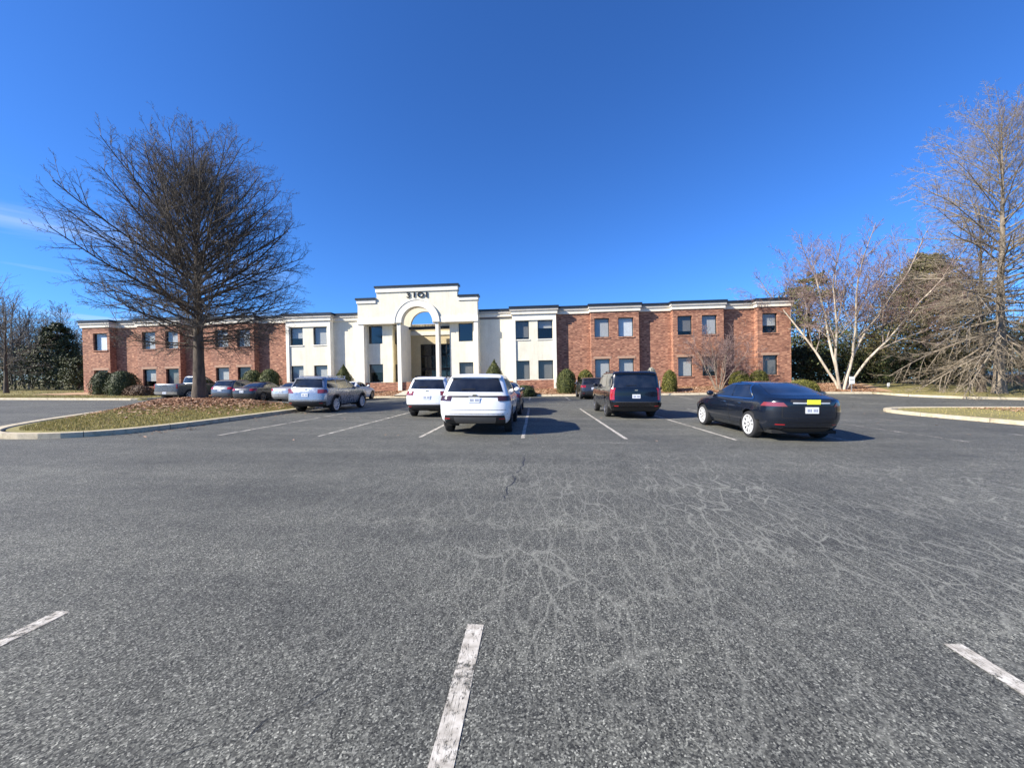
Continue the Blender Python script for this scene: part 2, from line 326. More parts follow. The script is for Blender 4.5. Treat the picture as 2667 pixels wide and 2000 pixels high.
def kerb(name, pts, width=0.30, h=0.14, mat='concrete', closed=False, parent=None, pan=0.0):
    """kerb swept along pts (u, v); the road side is on the right of the travel direction"""
    P = np.array(pts, float)
    # resample
    seg = [P[0]]
    Q = np.vstack([P, P[:1]]) if closed else P
    for a, b in zip(Q[:-1], Q[1:]):
        k = max(1, int(np.hypot(*(b - a)) / 0.8))
        seg += [a + (b - a) * t for t in np.linspace(0, 1, k + 1)[1:]]
    S = np.array(seg);
    if closed: S = S[:-1]
    n = len(S); T = np.zeros_like(S)
    for i in range(n):
        a = S[(i - 1) % n] if (closed or i > 0) else S[i]; b = S[(i + 1) % n] if (closed or i < n - 1) else S[i]
        d = b - a; T[i] = d / max(1e-6, np.hypot(*d))
    Nn = np.stack([T[:, 1], -T[:, 0]], 1)
    prof = [(0.02, 0.012), (0.0, h * 0.66), (-0.035, h), (-width, h), (-width, -0.08)]
    prof = ([(pan, -0.05), (pan, 0.006)] if pan else [(0.03, -0.08)]) + prof
    mb = []
    for off, z in prof:
        p = S + Nn * off; mb.append(np.column_stack([p, road(S[:, 0], S[:, 1]) + z]))
    M = np.stack(mb, 1); k = len(prof); V = M.reshape(-1, 3); F = []
    for i in range(n if closed else n - 1):
        j = (i + 1) % n
        for c in range(k - 1): F.append((i * k + c, i * k + c + 1, j * k + c + 1, j * k + c))
    o = np_mesh(name, V, F, mat, parent); return struct(o) if parent is None else o

def smooth_poly(pts, it=2):
    P = np.array(pts, float)
    for _ in range(it):
        Q = np.roll(P, -1, 0); P = np.stack([P * .75 + Q * .25, P * .25 + Q * .75], 1).reshape(-1, 2)
    return P
def inside(P, u, v):
    c = np.zeros(np.shape(u), bool); n = len(P)
    for i in range(n):
        x0, y0 = P[i]; x1, y1 = P[(i + 1) % n]
        t = ((y0 > v) != (y1 > v)) & (u < (x1 - x0) * (v - y0) / (y1 - y0 + 1e-12) + x0); c ^= t
    return c
def edge_dist(P, u, v):
    d = np.full(np.shape(u), 1e9); n = len(P)
    for i in range(n):
        a = P[i]; b = P[(i + 1) % n]; ab = b - a; t = np.clip(((u - a[0]) * ab[0] + (v - a[1]) * ab[1]) / (ab @ ab + 1e-12), 0, 1)
        d = np.minimum(d, np.hypot(u - a[0] - t * ab[0], v - a[1] - t * ab[1]))
    return d
def blades(name, U, V, Z, hmin, hmax, wd, mat, parent=None, lay=0.5):
    n = len(U); a = rng.uniform(0, 2 * np.pi, n); h = rng.uniform(hmin, hmax, n); l = rng.uniform(0, lay, n) * h
    b = rng.uniform(0, 2 * np.pi, n); dx = np.cos(a) * wd; dy = np.sin(a) * wd
    p0 = np.stack([U - dx, V - dy, Z], 1); p1 = np.stack([U + dx, V + dy, Z], 1); p2 = np.stack([U + np.cos(b) * l, V + np.sin(b) * l, Z + h], 1)
    return np_mesh(name, np.stack([p0, p1, p2], 1).reshape(-1, 3), np.arange(3 * n).reshape(-1, 3), mat, parent)
def flakes(name, U, V, Z, smin, smax, mat, parent=None, tilt=0.5, aspect=0.5):
    n = len(U); a = rng.uniform(0, 2 * np.pi, n); s = rng.uniform(smin, smax, n); t = rng.uniform(-tilt, tilt, n)
    e1 = np.stack([np.cos(a), np.sin(a), np.sin(t)], 1) * s[:, None]; e2 = np.stack([-np.sin(a), np.cos(a), rng.uniform(-tilt, tilt, n)], 1) * (s * aspect)[:, None]
    c = np.stack([U, V, Z], 1)
    return np_mesh(name, np.stack([c - e1 - e2, c + e1 - e2, c + e1 + e2, c - e1 + e2], 1).reshape(-1, 3), np.arange(4 * n).reshape(-1, 4), mat, parent)

def island(name, poly, mound, mat, kerbmat, nblade, nflake, litter_c, litter_r):
    P = smooth_poly(poly); hz = lambda u, v: road(u, v) + 0.12 + sm(edge_dist(P, u, v) / 1.6) * (mound * np.exp(-((u - litter_c[0]) ** 2 + (v - litter_c[1]) ** 2) / (2 * 3.0 ** 2)) + 0.06)
    I = P - 0
    u0, v0 = P.min(0); u1, v1 = P.max(0)
    # triangulated fill: rings shrinking to the centroid
    c = P.mean(0); rings = [c + (P - c) * s for s in (0.985, 0.9, 0.78, 0.62, 0.45, 0.25, 0.05)]
    V = np.vstack([np.column_stack([r, hz(r[:, 0], r[:, 1])]) for r in rings]); n = len(P); F = []
    for k in range(len(rings) - 1):
        for i in range(n): F.append((k * n + i, k * n + (i + 1) % n, (k + 1) * n + (i + 1) % n, (k + 1) * n + i))
    F.append(tuple((len(rings) - 1) * n + i for i in range(n)))
    g = struct(np_mesh(name, V, F, mat, None, True))
    kerb('kerb', P[::-1] if signed(P) > 0 else P, 0.30, 0.14, kerbmat, True, None, 0.42)
    U = rng.uniform(u0, u1, nblade * 2); W = rng.uniform(v0, v1, nblade * 2); m = inside(P, U, W) & (edge_dist(P, U, W) > 0.3)
    d = np.hypot(U - litter_c[0], (W - litter_c[1])) / litter_r; m &= rng.uniform(0, 1, len(U)) < np.clip(d * 1.5 - 0.75, 0.04, 1)
    U, W = U[m][:nblade], W[m][:nblade]
    return g, P, hz, U, W
def signed(P): x, y = P[:, 0], P[:, 1]; return 0.5 * np.sum(x * np.roll(y, -1) - np.roll(x, -1) * y)

# left island with the oak
ISL = [(-15.6, 10.4), (-14.4, 9.7), (-12.6, 9.9), (-11.9, 11.4), (-11.95, 17), (-12.1, 20), (-12.9, 21.5), (-19.2, 21.9), (-21.2, 20.8), (-20.4, 18.0), (-18.2, 14.0), (-16.7, 11.7)]
g, PI_, hzI, U, W = island('grass_island', ISL, 0.40, 'lawn', 'pale_kerb', 60000, 0, (-18.0, 19.2), 3.9)
o = blades('grass', U, W, hzI(U, W), 0.025, 0.085, 0.006, 'grass_blade'); tag(o, 'short yellow green winter grass on the kerbed island under the big bare tree', 'grass', None, 'stuff')
U = rng.normal(-17.6, 2.2, 26000); W = rng.normal(18.9, 1.9, 26000); m = inside(PI_, U, W) & (edge_dist(PI_, U, W) > 0.35); U, W = U[m], W[m]
o = flakes('leaf_litter', U, W, hzI(U, W) + rng.uniform(0.0, 0.07, len(U)), 0.025, 0.06, 'mulch_chip'); tag(o, 'brown leaf litter heaped round the foot of the big bare tree', 'leaf litter', None, 'stuff')
# right islands
ISR = [(17.3, 8.2), (17.2, 14), (16.9, 18.6), (17.6, 20.6), (20, 21.3), (40, 22.0), (60, 22), (60, 8), (40, 7.6), (19, 7.4)]
g, PR_, hzR, U, W = island('grass_island', ISR, 0.12, 'lawn', 'pale_kerb', 26000, 0, (31, 17), 7.0)
m = U < 36; U, W = U[m], W[m]
o = blades('grass', U, W, hzR(U, W), 0.02, 0.07, 0.006, 'grass_blade'); tag(o, 'dry yellowish grass along the pale kerb right of the black car', 'grass', None, 'stuff')
U = rng.uniform(21, 36, 16000); W = rng.uniform(9, 21, 16000); m = inside(PR_, U, W) & (edge_dist(PR_, U, W) > 0.6); U, W = U[m], W[m]
o = flakes('leaf_litter', U, W, hzR(U, W) + rng.uniform(0.0, 0.04, len(U)), 0.02, 0.05, 'mulch_chip'); tag(o, 'brown leaf litter on the kerbed island at the right edge', 'leaf litter', None, 'stuff')
ISB = [(26.5, 29.0), (30, 26.8), (40, 26.0), (75, 25.5), (75, 60), (40, 60), (30, 40), (26.8, 31.5)]
g, PB_, hzB, U, W = island('verge', ISB, 0.10, 'lawn', 'pale_kerb', 24000, 0, (60, 60), 5.0)
m = (W < 38) & (U < 60); U, W = U[m], W[m]
o = blades('grass', U, W, hzB(U, W), 0.02, 0.08, 0.007, 'grass_blade'); tag(o, 'pale dry grass on the verge under the right hand trees', 'grass', None, 'stuff')

# kerb and planting bed in front of the building
kerb('kerb', [(x, KL) for x in np.arange(-75, -32, 1.0)] + [(-31.7, KL), (-31.2, KL + .2), (-30.95, KL + .7), (-30.95, KV)] + [(x, KV) for x in np.arange(-30.2, 27.1, 1.0)], 0.30, 0.15, 'pale_kerb')
bu = np.arange(-46, 29.1, 1.5); bv = np.array([KV + 0.28, 33.1, 33.6, 34.1, 34.6, 35.1, 35.6, 36.2, 37.2, 40.0])
sheet('planting_bed', bu, bv, lambda U, V: tz(U, V) + 0.035 + 0.02 * np.sin(U * 2.1) * np.sin(V * 3.3), 'mulch')
U = rng.uniform(-26, 28, 26000); W = rng.uniform(32.8, 36.2, 26000)
o = flakes('pine_straw', U, W, tz(U, W) + 0.055 + rng.uniform(0, 0.03, len(U)), 0.03, 0.09, 'mulch_chip', None, 0.5, 0.35); tag(o, 'reddish brown straw mulch over the planting bed along the building', 'mulch', None, 'stuff')
U = np.concatenate([rng.uniform(-75, -46, 12000), rng.uniform(-50, -31.4, 8000)]); W = np.concatenate([rng.uniform(29, 44, 12000), rng.uniform(29, 32.6, 8000)])
o = blades('grass', U, W, tz(U, W), 0.03, 0.10, 0.012, 'grass_blade'); tag(o, 'thin brownish lawn left of the brick building', 'grass', None, 'stuff')
# concrete walk to the entrance
V = []; F = []
vsW = [KV - 0.05, 32.9, 33.5, 34.1, 34.8, 35.5, 36.2, 37.6]
for k, v in enumerate(vsW):
    for u in (-12.2, -9.2): V.append((u, v, tzf(u, max(v, KV + 0.2)) + 0.10))
for k in range(len(vsW) - 1): F.append((2 * k, 2 * k + 1, 2 * k + 3, 2 * k + 2))
struct(np_mesh('path', V, F, 'concrete'))

# painted stall lines
def stripe(u0, v0, u1, v1, wd=0.10, wear=0.45):
    d = np.array([u1 - u0, v1 - v0]); L = np.hypot(*d); d /= L; nn = np.array([d[1], -d[0]]) * wd / 2; k = max(2, int(L / 0.6)); V = []; F = []
    for t in np.linspace(0, 1, k + 1):
        p = np.array([u0, v0]) + d * L * t; j = rng.normal(0, 0.004, 2)
        for s in (-1, 1):
            q = p + nn * s + j; V.append((q[0], q[1], tzf(q[0], q[1]) + 0.004))
    for i in range(k): F.append((2 * i, 2 * i + 1, 2 * i + 3, 2 * i + 2))
    o = np_mesh('painted_line', V, F, 'line_paint', lot); o['wear'] = wear; return o
LU = [-8.95, -6.02, -3.15, -0.33, 2.42, 5.25, 8.1, 10.98, 13.8]
for u, a, b in zip(LU, (.55, .55, .52, .50, .46, .54, .57, .61, .65), (.55, .55, .53, .53, .50, .56, .56, .6, .64)):
    stripe(u, 10.45, u, 15.78, 0.10, a); stripe(u, 15.92, u, 21.2, 0.10, b)
stripe(-11.6, 15.85, 14.2, 15.85, 0.10, 0.60)
for k in range(-11, 9):
    if k in (-5, -4): continue
    u = -0.4 + 2.82 * k; stripe(u, 27.2, u, KV - 0.05, 0.10, 0.57)
stripe(-3.21, 2.44, -3.19, -3.0, 0.10, 0.54); stripe(-0.385, 2.47, -0.385, -3.0, 0.105, 0.50); stripe(2.49, 2.45, 2.49, -3.0, 0.105, 0.54)
# tar-dark crack down the middle of the aisle
def crack(pts, wd):
    P = np.array(pts, float); V = []; F = []; S = []
    for a, b in zip(P[:-1], P[1:]):
        for t in np.linspace(0, 1, 7)[:-1]: S.append(a + (b - a) * t)
    S.append(P[-1]); S = np.array(S) + rng.normal(0, 0.018, (len(S), 2))
    for i, p in enumerate(S):
        h = wd * rng.uniform(0.35, 1.0)
        V += [(p[0] - h, p[1], tzf(*p) + 0.003), (p[0] + h, p[1], tzf(*p) + 0.003)]
    for i in range(len(S) - 1): F.append((2 * i, 2 * i + 1, 2 * i + 3, 2 * i + 2))
    np_mesh('crack', V, F, 'tar', lot)
crack([(-0.42, 5.15), (-0.40, 5.6), (-0.33, 6.0), (-0.34, 6.4)], 0.010); crack([(-0.30, 6.55), (-0.22, 7.2), (-0.24, 7.9)], 0.014)
crack([(-2.0, 1.35), (-1.3, 1.62), (-0.95, 2.0)], 0.003)

# ------------------------------------------------------------------ office building
BLD = empty('office_building', (0, 35.88, 0)); BLD.rotation_euler = (0, -0.0192, -0.0119)
tag(BLD, 'long two storey brick office building with cream arched entrance numbered 3101', 'building')
ZB = -1.2; DEP = 0.6
def wall(name, x0, x1, z0, z1, y, thick, holes, mat, reveal=0.22):
    xs = sorted({x0, x1, *[h[0] for h in holes], *[h[1] for h in holes]}); zs = sorted({z0, z1, *[h[2] for h in holes], *[h[3] for h in holes]})
    m = MB()
    def hole(a, b): return any(h[0] - 1e-6 <= a and b[0] <= h[1] + 1e-6 and h[2] - 1e-6 <= b[1] and b[2] <= h[3] + 1e-6 for h in holes)
    for i in range(len(xs) - 1):
        for j in range(len(zs) - 1):
            if not hole(xs[i], (xs[i + 1], zs[j], zs[j + 1])): m.quad((xs[i], y, zs[j]), (xs[i + 1], y, zs[j]), (xs[i + 1], y, zs[j + 1]), (xs[i], y, zs[j + 1]))
    for a, b, c, d in holes:
        r = y + reveal
        m.quad((a, y, c), (a, y, d), (a, r, d), (a, r, c)); m.quad((b, y, d), (b, y, c), (b, r, c), (b, r, d))
        m.quad((a, y, d), (b, y, d), (b, r, d), (a, r, d)); m.quad((b, y, c), (a, y, c), (a, r, c), (b, r, c))
    t = y + thick                                                    # returns, top, back
    m.quad((x0, t, z0), (x0, y, z0), (x0, y, z1), (x0, t, z1)); m.quad((x1, y, z0), (x1, t, z0), (x1, t, z1), (x1, y, z1)); m.quad((x0, y, z1), (x1, y, z1), (x1, t, z1), (x0, t, z1))
    return m.build(name, mat, BLD)
def window(x0, x1, z0, z1, y, style='blind', cover=1.0, brk=None, sill=True):
    fw = 0.055; m = MB(); ya, yb = y - 0.03, y + 0.05
    m.box(x0, x0 + fw, ya, yb, z0, z1); m.box(x1 - fw, x1, ya, yb, z0, z1); m.box(x0 + fw, x1 - fw, ya, yb, z1 - fw, z1); m.box(x0 + fw, x1 - fw, ya, yb, z0, z0 + fw)
    wn = m.build('window', 'window_frame', BLD)
    MB().quad((x0 + fw, y, z0 + fw), (x1 - fw, y, z0 + fw), (x1 - fw, y, z1 - fw), (x0 + fw, y, z1 - fw)).build('pane', 'pane' if style != 'dark' else 'pane_dark', wn)
    m = MB(); b = 0.9
    m.quad((x0, y + b, z0), (x1, y + b, z0), (x1, y + b, z1), (x0, y + b, z1))
    m.quad((x0, y + .06, z0), (x0, y + .06, z1), (x0, y + b, z1), (x0, y + b, z0)); m.quad((x1, y + .06, z1), (x1, y + .06, z0), (x1, y + b, z0), (x1, y + b, z1))
    m.quad((x0, y + .06, z1), (x1, y + .06, z1), (x1, y + b, z1), (x0, y + b, z1)); m.quad((x1, y + .06, z0), (x0, y + .06, z0), (x0, y + b, z0), (x1, y + b, z0))
    m.build('room', 'interior', wn)
    if style != 'dark':
        zt = z1 - fw; zb_ = zt - (z1 - z0 - 2 * fw) * cover; m = MB(); n = max(3, int((zt - zb_) / 0.075))
        for k in range(n):
            a = zb_ + (zt - zb_) * k / n; c = a + (zt - zb_) / n * 0.93
            m.quad((x0 + fw, y + 0.085, a), (x1 - fw, y + 0.085, a), (x1 - fw, y + 0.115, c), (x0 + fw, y + 0.115, c))
        m.build('blind', {'blind': 'blind', 'dim': 'blind_dim', 'white': 'blind_white'}[style], wn)
    if brk: MB().box(x0 - 0.06, x1 + 0.06, y - 0.25, y - 0.035, z0 - 0.10, z0).build('sill', brk, wn)
    return wn
def cornice(x0, x1, y, yb, lo=0.0, ends=(1, 1), brick_=True):
    e0, e1 = ends
    for nm, pr, z0, z1, mt in (('cornice_band', 0.12, 7.62, 7.93, 'white_trim'), ('fascia', 0.20, 7.93, 8.15, 'fascia'), ('roof_cap', 0.27, 8.15, 8.35, 'metal_cap')):
        MB().box(x0 - pr * e0, x1 + pr * e1, y - pr, yb, z0 - lo, z1 - lo).build(nm, mt, BLD)
WU = (5.33, 7.05); WL = (1.62, 3.35)
wst = {}
def bay(x0, x1, wins, mat, styles):
    hol = [(a, b, *z) for (a, b) in wins for z in (WU, WL)]
    if mat == 'brick':
        wall('brick_wall', x0, x1, ZB, 7.62, 0.0, DEP, hol, 'brick'); yw = 0.22
        MB().box(x0 + .02, x1 - .02, -0.025, 0.02, 7.36, 7.60).build('soldier_course', 'brick', BLD)
        for a, b in wins:
            MB().box(a - .12, b + .12, -0.02, 0.02, WL[1] + 0.003, WL[1] + 0.22).build('lintel', 'lintel', BLD)
    else:
        wall('stucco_wall', x0 + 0.3, x1 - 0.3, 1.56, 7.07, 0.10, DEP - .1, hol, 'stucco'); yw = 0.32
        MB().box(x0, x0 + 0.3, 0.0, DEP, ZB, 7.07).build('pilaster', 'stucco_trim', BLD); MB().box(x1 - 0.3, x1, 0.0, DEP, ZB, 7.07).build('pilaster', 'stucco_trim', BLD)
        MB().box(x0, x1, -0.004, DEP, 7.07, 7.62).build('frieze', 'stucco_trim', BLD)
        MB().box(x0 + 0.3, x1 - 0.3, 0.03, DEP, ZB, 1.56).build('brick_base', 'brick', BLD)
    for k, ((a, b), st) in enumerate(zip(wins, styles)):
        for z, (sty, cov) in zip((WU, WL), st): window(a, b, z[0], z[1], yw - 0.03, sty, cov, 'stucco_trim' if mat != 'brick' else 'brick')
    cornice(x0, x1, 0.0, DEP + 0.3)
def recess(x0, x1, mat, D=None):
    global DEP
    old = DEP; DEP = D or DEP
    if mat == 'brick': wall('brick_wall', x0, x1, ZB, 7.62, DEP, 0.3, [], 'brick')
    else:
        MB().box(x0, x1, DEP, DEP + .3, 1.5, 7.62).build('stucco_wall', 'stucco', BLD)
        MB().box(x0, x1, DEP - .02, DEP + .3, ZB, 1.5).build('brick_base', 'brick', BLD)
    cornice(x0 + (0.0), x1, DEP, DEP + 0.35, 0.012, (0, 0)); DEP = old
Bl, Dm, Wh, Dk = ('blind', 1.0), ('dim', 1.0), ('white', 1.0), ('dark', 0)
# right wing
recess(-5.2, -2.0, 'stucco', 0.98); MB().box(-2.0, -1.7, .602, 1.0, ZB, 7.62).build('stucco_wall', 'stucco', BLD); MB().box(-5.5, -5.2, .702, 1.0, ZB, 8.33).build('stucco_wall', 'stucco', BLD); bay(-2.0, 2.05, [(-1.88, -0.46), (0.35, 1.72)], 'stucco', [(('dim', .9), Dm), (('blind', .4), Dm)])
recess(2.05, 5.2, 'brick'); bay(5.2, 9.5, [(5.52, 6.86), (7.66, 9.02)], 'brick', [(Bl, Bl), (Wh, Bl)])
recess(9.5, 12.5, 'brick'); bay(12.5, 16.9, [(12.9, 14.18), (15.02, 16.34)], 'brick', [(('dim', .8), Bl), (Bl, ('dim', .8))])
recess(16.9, 19.8, 'brick'); bay(19.8, 22.6, [(20.2, 21.48)], 'brick', [(('blind', .62), ('dim', 1.0))])
# left wing
recess(-19.5, -16.7, 'stucco'); bay(-23.95, -19.5, [(-23.6, -22.3), (-21.25, -19.9)], 'stucco', [(('blind', .6), ('blind', .8)), (Bl, Bl)])
recess(-27.2, -23.95, 'brick'); bay(-31.7, -27.2, [(-31.2, -29.85), (-28.95, -27.6)], 'brick', [(Bl, ('blind', .7)), (Bl, Dm)])
recess(-34.9, -31.7, 'brick'); bay(-39.4, -34.9, [(-38.9, -37.5), (-36.45, -35.1)], 'brick', [(Bl, ('blind', .7)), (Bl, Dm)])
recess(-42.4, -39.4, 'brick'); bay(-45.35, -42.4, [(-44.18, -42.68)], 'brick', [(Wh, Dm)])
# side and rear walls, flat roof
MB().box(-45.35, -45.05, 0.6, 16, ZB, 7.62).build('brick_wall', 'brick', BLD); MB().box(22.3, 22.6, 0.6, 16, ZB, 7.62).build('brick_wall', 'brick', BLD)
MB().box(-45.35, 22.6, 16, 16.3, ZB, 7.62).build('brick_wall', 'brick', BLD)
for x0, x1 in ((-45.5, -45.0), (22.25, 22.75)): MB().box(x0, x1, 0.9, 16.4, 7.62, 8.33).build('roof_cap', 'white_trim', BLD)
m = MB(); m.box(-45.0, -13.6, 0.95, 16.2, 7.4, 7.7); m.box(-8.0, 22.2, 0.95, 16.2, 7.4, 7.7); m.box(-13.6, -8.0, 5.0, 16.2, 7.4, 7.7); m.build('roof', 'roofing', BLD)

# entrance block: stepped parapet with an arch
CX = -10.95
def arch_wall(name, x0, x1, zl, tiers, r, zc, y0, y1, mat, n=28):
    """wall from zl up, stepped top outline, semicircular opening of radius r on zl"""
    m = MB(); A = [(CX - r * math.cos(math.pi * k / n), zc + r * math.sin(math.pi * k / n)) for k in range(n + 1)]
    def top(x):
        for a, b, z in tiers:
            if a - 1e-6 <= x <= b + 1e-6: zt = z
        return zt
    cuts = sorted({x0, x1, *[t[0] for t in tiers], *[t[1] for t in tiers]})
    def ztop(xa, xb): xm = (xa + xb) / 2; return max(t[2] for t in tiers if t[0] <= xm <= t[1])
    xs = sorted({*cuts, *[round(a[0], 5) for a in A]})
    def zlow(x):
        d = r * r - (x - CX) ** 2
        return zc + math.sqrt(max(0, d)) if abs(x - CX) < r else zl
    for xa, xb in zip(xs[:-1], xs[1:]):
        zt = ztop(xa, xb); ins = abs((xa + xb) / 2 - CX) < r
        za = zlow(xa) if ins else zl; zb_ = zlow(xb) if ins else zl
        m.quad((xa, y0, za), (xb, y0, zb_), (xb, y0, zt), (xa, y0, zt)); m.quad((xb, y1, zb_), (xa, y1, za), (xa, y1, zt), (xb, y1, zt))
        m.quad((xa, y0, zt), (xb, y0, zt), (xb, y1, zt), (xa, y1, zt)); m.quad((xa, y1, za), (xb, y1, zb_), (xb, y0, zb_), (xa, y0, za))
    for c in cuts:
        l = max([t[2] for t in tiers if t[0] < c - 1e-4 and t[1] > c - 1e-4] or [zl]); h = max([t[2] for t in tiers if t[0] < c + 1e-4 and t[1] > c + 1e-4] or [zl])
        if abs(l - h) > 1e-3: m.quad((c, y0, min(l, h)), (c, y1, min(l, h)), (c, y1, max(l, h)), (c, y0, max(l, h)))
    return m.build(name, mat, BLD)
arch_wall('arched_parapet', -16.7, -5.2, 7.10, [(-16.7, -5.2, 9.42), (-14.82, -7.08, 10.50)], 1.47, 7.16, -0.06, 0.50, 'stucco')
# raised ledge and arch moulding
m = MB(); m.box(-16.74, CX - 2.17, -0.14, -0.06, 7.12, 7.66); m.box(CX + 2.17, -5.16, -0.14, -0.06, 7.12, 7.66); m.build('ledge', 'stucco_trim', BLD)
m = MB(); n = 30
for ra, rb, d in ((1.50, 2.10, 0.13), (2.10, 2.17, 0.17)):
    P = []
    for k in range(n + 1):
        a = math.pi * k / n; c, s = -math.cos(a), math.sin(a)
        P.append([(CX + ra * c, -0.06, 7.16 + ra * s), (CX + ra * c, -0.06 - d, 7.16 + ra * s), (CX + rb * c, -0.06 - d, 7.16 + rb * s), (CX + rb * c, -0.06, 7.16 + rb * s)])
    m.grid(P)
m.build('arch_moulding', 'stucco_trim', BLD)
def pcap(x0, x1, z, full=True):
    MB().box(x0 - .07, x1 + .07, -0.16, 0.55, z - 0.42, z - 0.0).build('parapet_band', 'stucco_trim', BLD)
    MB().box(x0 - .17, x1 + .17, -0.24, 0.62, z, z + 0.17).build('roof_cap', 'metal_cap', BLD)
pcap(-14.82, -7.08, 10.50); 
for x0, x1 in ((-16.7, -14.90), (-7.0, -5.2)):
    MB().box(x0 - (.07 if x0 < -10 else 0), x1 + (.07 if x0 > -10 else 0), -0.15, 0.55, 9.10, 9.42).build('parapet_band', 'stucco_trim', BLD)
    MB().box(x0 - (.17 if x0 < -10 else 0.0), x1 + (.17 if x0 > -10 else 0.0), -0.23, 0.62, 9.42, 9.60).build('roof_cap', 'metal_cap', BLD)
# jambs, piers, recessed walls under the parapet
MB().box(-16.7, -16.15, -0.06, 0.7, ZB, 7.10).build('pilaster', 'stucco_trim', BLD); MB().box(-5.58, -5.2, -0.06, 0.7, ZB, 7.10).build('pilaster', 'stucco_trim', BLD)
wall('stucco_wall', -16.15, -13.65, 1.58, 7.10, 0.62, 0.3, [(-16.0, -14.62, *WU), (-16.0, -14.62, *WL)], 'stucco'); MB().box(-16.15, -11.3, 0.15, 0.6, ZB, 1.58).build('brick_base', 'brick', BLD)
for z in (WU, WL): window(-16.0, -14.62, z[0], z[1], 0.80, 'dark', 0, None) if z is WU else window(-16.0, -14.62, z[0], z[1], 0.80, 'dim', .45, None)
wall('stucco_wall', -8.0, -5.58, 1.2, 7.10, 0.50, 0.3, [(-7.14, -5.78, *WU), (-7.14, -5.78, *WL)], 'stucco'); MB().box(-8.0, -5.58, 0.3, 0.8, ZB, 1.2).build('brick_base', 'brick', BLD)
window(-7.14, -5.78, *WU, 0.68, 'dark', 0, None); window(-7.14, -5.78, *WL, 0.68, 'dim', .8, None)
MB().box(-12.92, -12.56, -0.05, 2.80, ZB, 7.098).build('pier', 'stucco_trim', BLD); MB().box(-9.22, -8.92, -0.05, 0.75, ZB, 7.098).build('pier', 'stucco_trim', BLD)
arch_wall('inner_arch', -13.6, -8.05, 7.10, [(-13.6, -8.05, 9.2)], 1.47, 7.16, 2.40, 2.80, 'stucco')
MB().box(-13.6, -8.05, 2.30, 2.9, 6.86, 7.10).build('beam', 'metal_cap', BLD)
# porch side walls with narrow dark windows, back wall with glazed doors
def side_wall(x, face, y0, y1, z0, z1, wins, mat):
    m = MB(); ys = sorted({y0, y1, *[a for w_ in wins for a in w_[:2]]}); zs = sorted({z0, z1, *[a for w_ in wins for a in w_[2:]]})
    for i in range(len(ys) - 1):
        for j in range(len(zs) - 1):
            if not any(w_[0] <= ys[i] + 1e-6 and ys[i + 1] <= w_[1] + 1e-6 and w_[2] <= zs[j] + 1e-6 and zs[j + 1] <= w_[3] + 1e-6 for w_ in wins):
                m.quad((x, ys[i], zs[j]), (x, ys[i + 1], zs[j]), (x, ys[i + 1], zs[j + 1]), (x, ys[i], zs[j + 1]))
    d = -0.18 * face
    for a, b, c, e in wins:
        m.quad((x, a, c), (x, a, e), (x + d, a, e), (x + d, a, c)); m.quad((x, b, e), (x, b, c), (x + d, b, c), (x + d, b, e)); m.quad((x, a, e), (x, b, e), (x + d, b, e), (x + d, a, e)); m.quad((x, b, c), (x, a, c), (x + d, a, c), (x + d, b, c))
    m.build('stucco_wall', mat, BLD)
    for a, b, c, e in wins:
        f = MB(); t = .05; xa, xb = sorted((x + d, x + d + 0.06 * face)); f.box(xa, xb, a, a + t, c, e); f.box(xa, xb, b - t, b, c, e); f.box(xa, xb, a + t, b - t, e - t, e); f.box(xa, xb, a + t, b - t, c, c + t)
        wn = f.build('window', 'window_frame', BLD)
        MB().quad((x + d + .02 * face, a + t, c + t), (x + d + .02 * face, b - t, c + t), (x + d + .02 * face, b - t, e - t), (x + d + .02 * face, a + t, e - t)).build('pane', 'car_glass', wn)
side_wall(-13.65, 1, 0.92, 5.0, ZB, 7.10, [(1.35, 2.7, 5.33, 6.75), (1.35, 2.7, 1.62, 3.35), (3.4, 4.6, 5.33, 6.9), (3.4, 4.6, 1.62, 3.35)], 'stucco_shaded')
side_wall(-8.0, -1, 0.80, 5.0, ZB, 7.10, [(1.6, 4.2, 1.0, 5.4)], 'stucco_shaded')
wall('stucco_wall', -13.65, -8.0, ZB, 7.75, 5.0, 0.3, [(-12.25, -8.75, 0.55, 5.6)], 'stucco_shaded', 0.15)
MB().box(-13.65, -8.0, 4.90, 5.0, 6.55, 6.95).build('beam', 'stucco_trim', BLD)
d = MB(); xs_ = np.linspace(-12.25, -8.75, 6)
for x in xs_: d.box(x - .04, x + .04, 5.06, 5.16, 0.55, 5.6)
for z in (0.6, 2.85, 3.0, 4.3, 5.55): d.box(-12.25, -8.75, 5.08, 5.14, z - .05, z + .05)
dw = d.build('entrance_door', 'window_frame', BLD)
for xa, xb in zip(xs_[:-1], xs_[1:]):
    for za, zb_ in ((.65, 2.8), (3.05, 4.25), (4.35, 5.5)): MB().quad((xa + .04, 5.11, za), (xb - .04, 5.11, za), (xb - .04, 5.11, zb_), (xa + .04, 5.11, zb_)).build('pane', 'pane_dark', dw)
m = MB(); m.quad((-12.3, 7.5, .5), (-8.7, 7.5, .5), (-8.7, 7.5, 5.7), (-12.3, 7.5, 5.7)); m.quad((-12.3, 5.2, .5), (-12.3, 5.2, 5.7), (-12.3, 7.5, 5.7), (-12.3, 7.5, .5)); m.quad((-8.7, 5.2, 5.7), (-8.7, 5.2, .5), (-8.7, 7.5, .5), (-8.7, 7.5, 5.7)); m.quad((-12.3, 5.2, 5.7), (-8.7, 5.2, 5.7), (-8.7, 7.5, 5.7), (-12.3, 7.5, 5.7)); m.build('lobby', 'interior', BLD)
MB().box(-13.6, -8.02, -0.6, 5.0, ZB, 0.55).build('porch_floor', 'concrete', BLD)
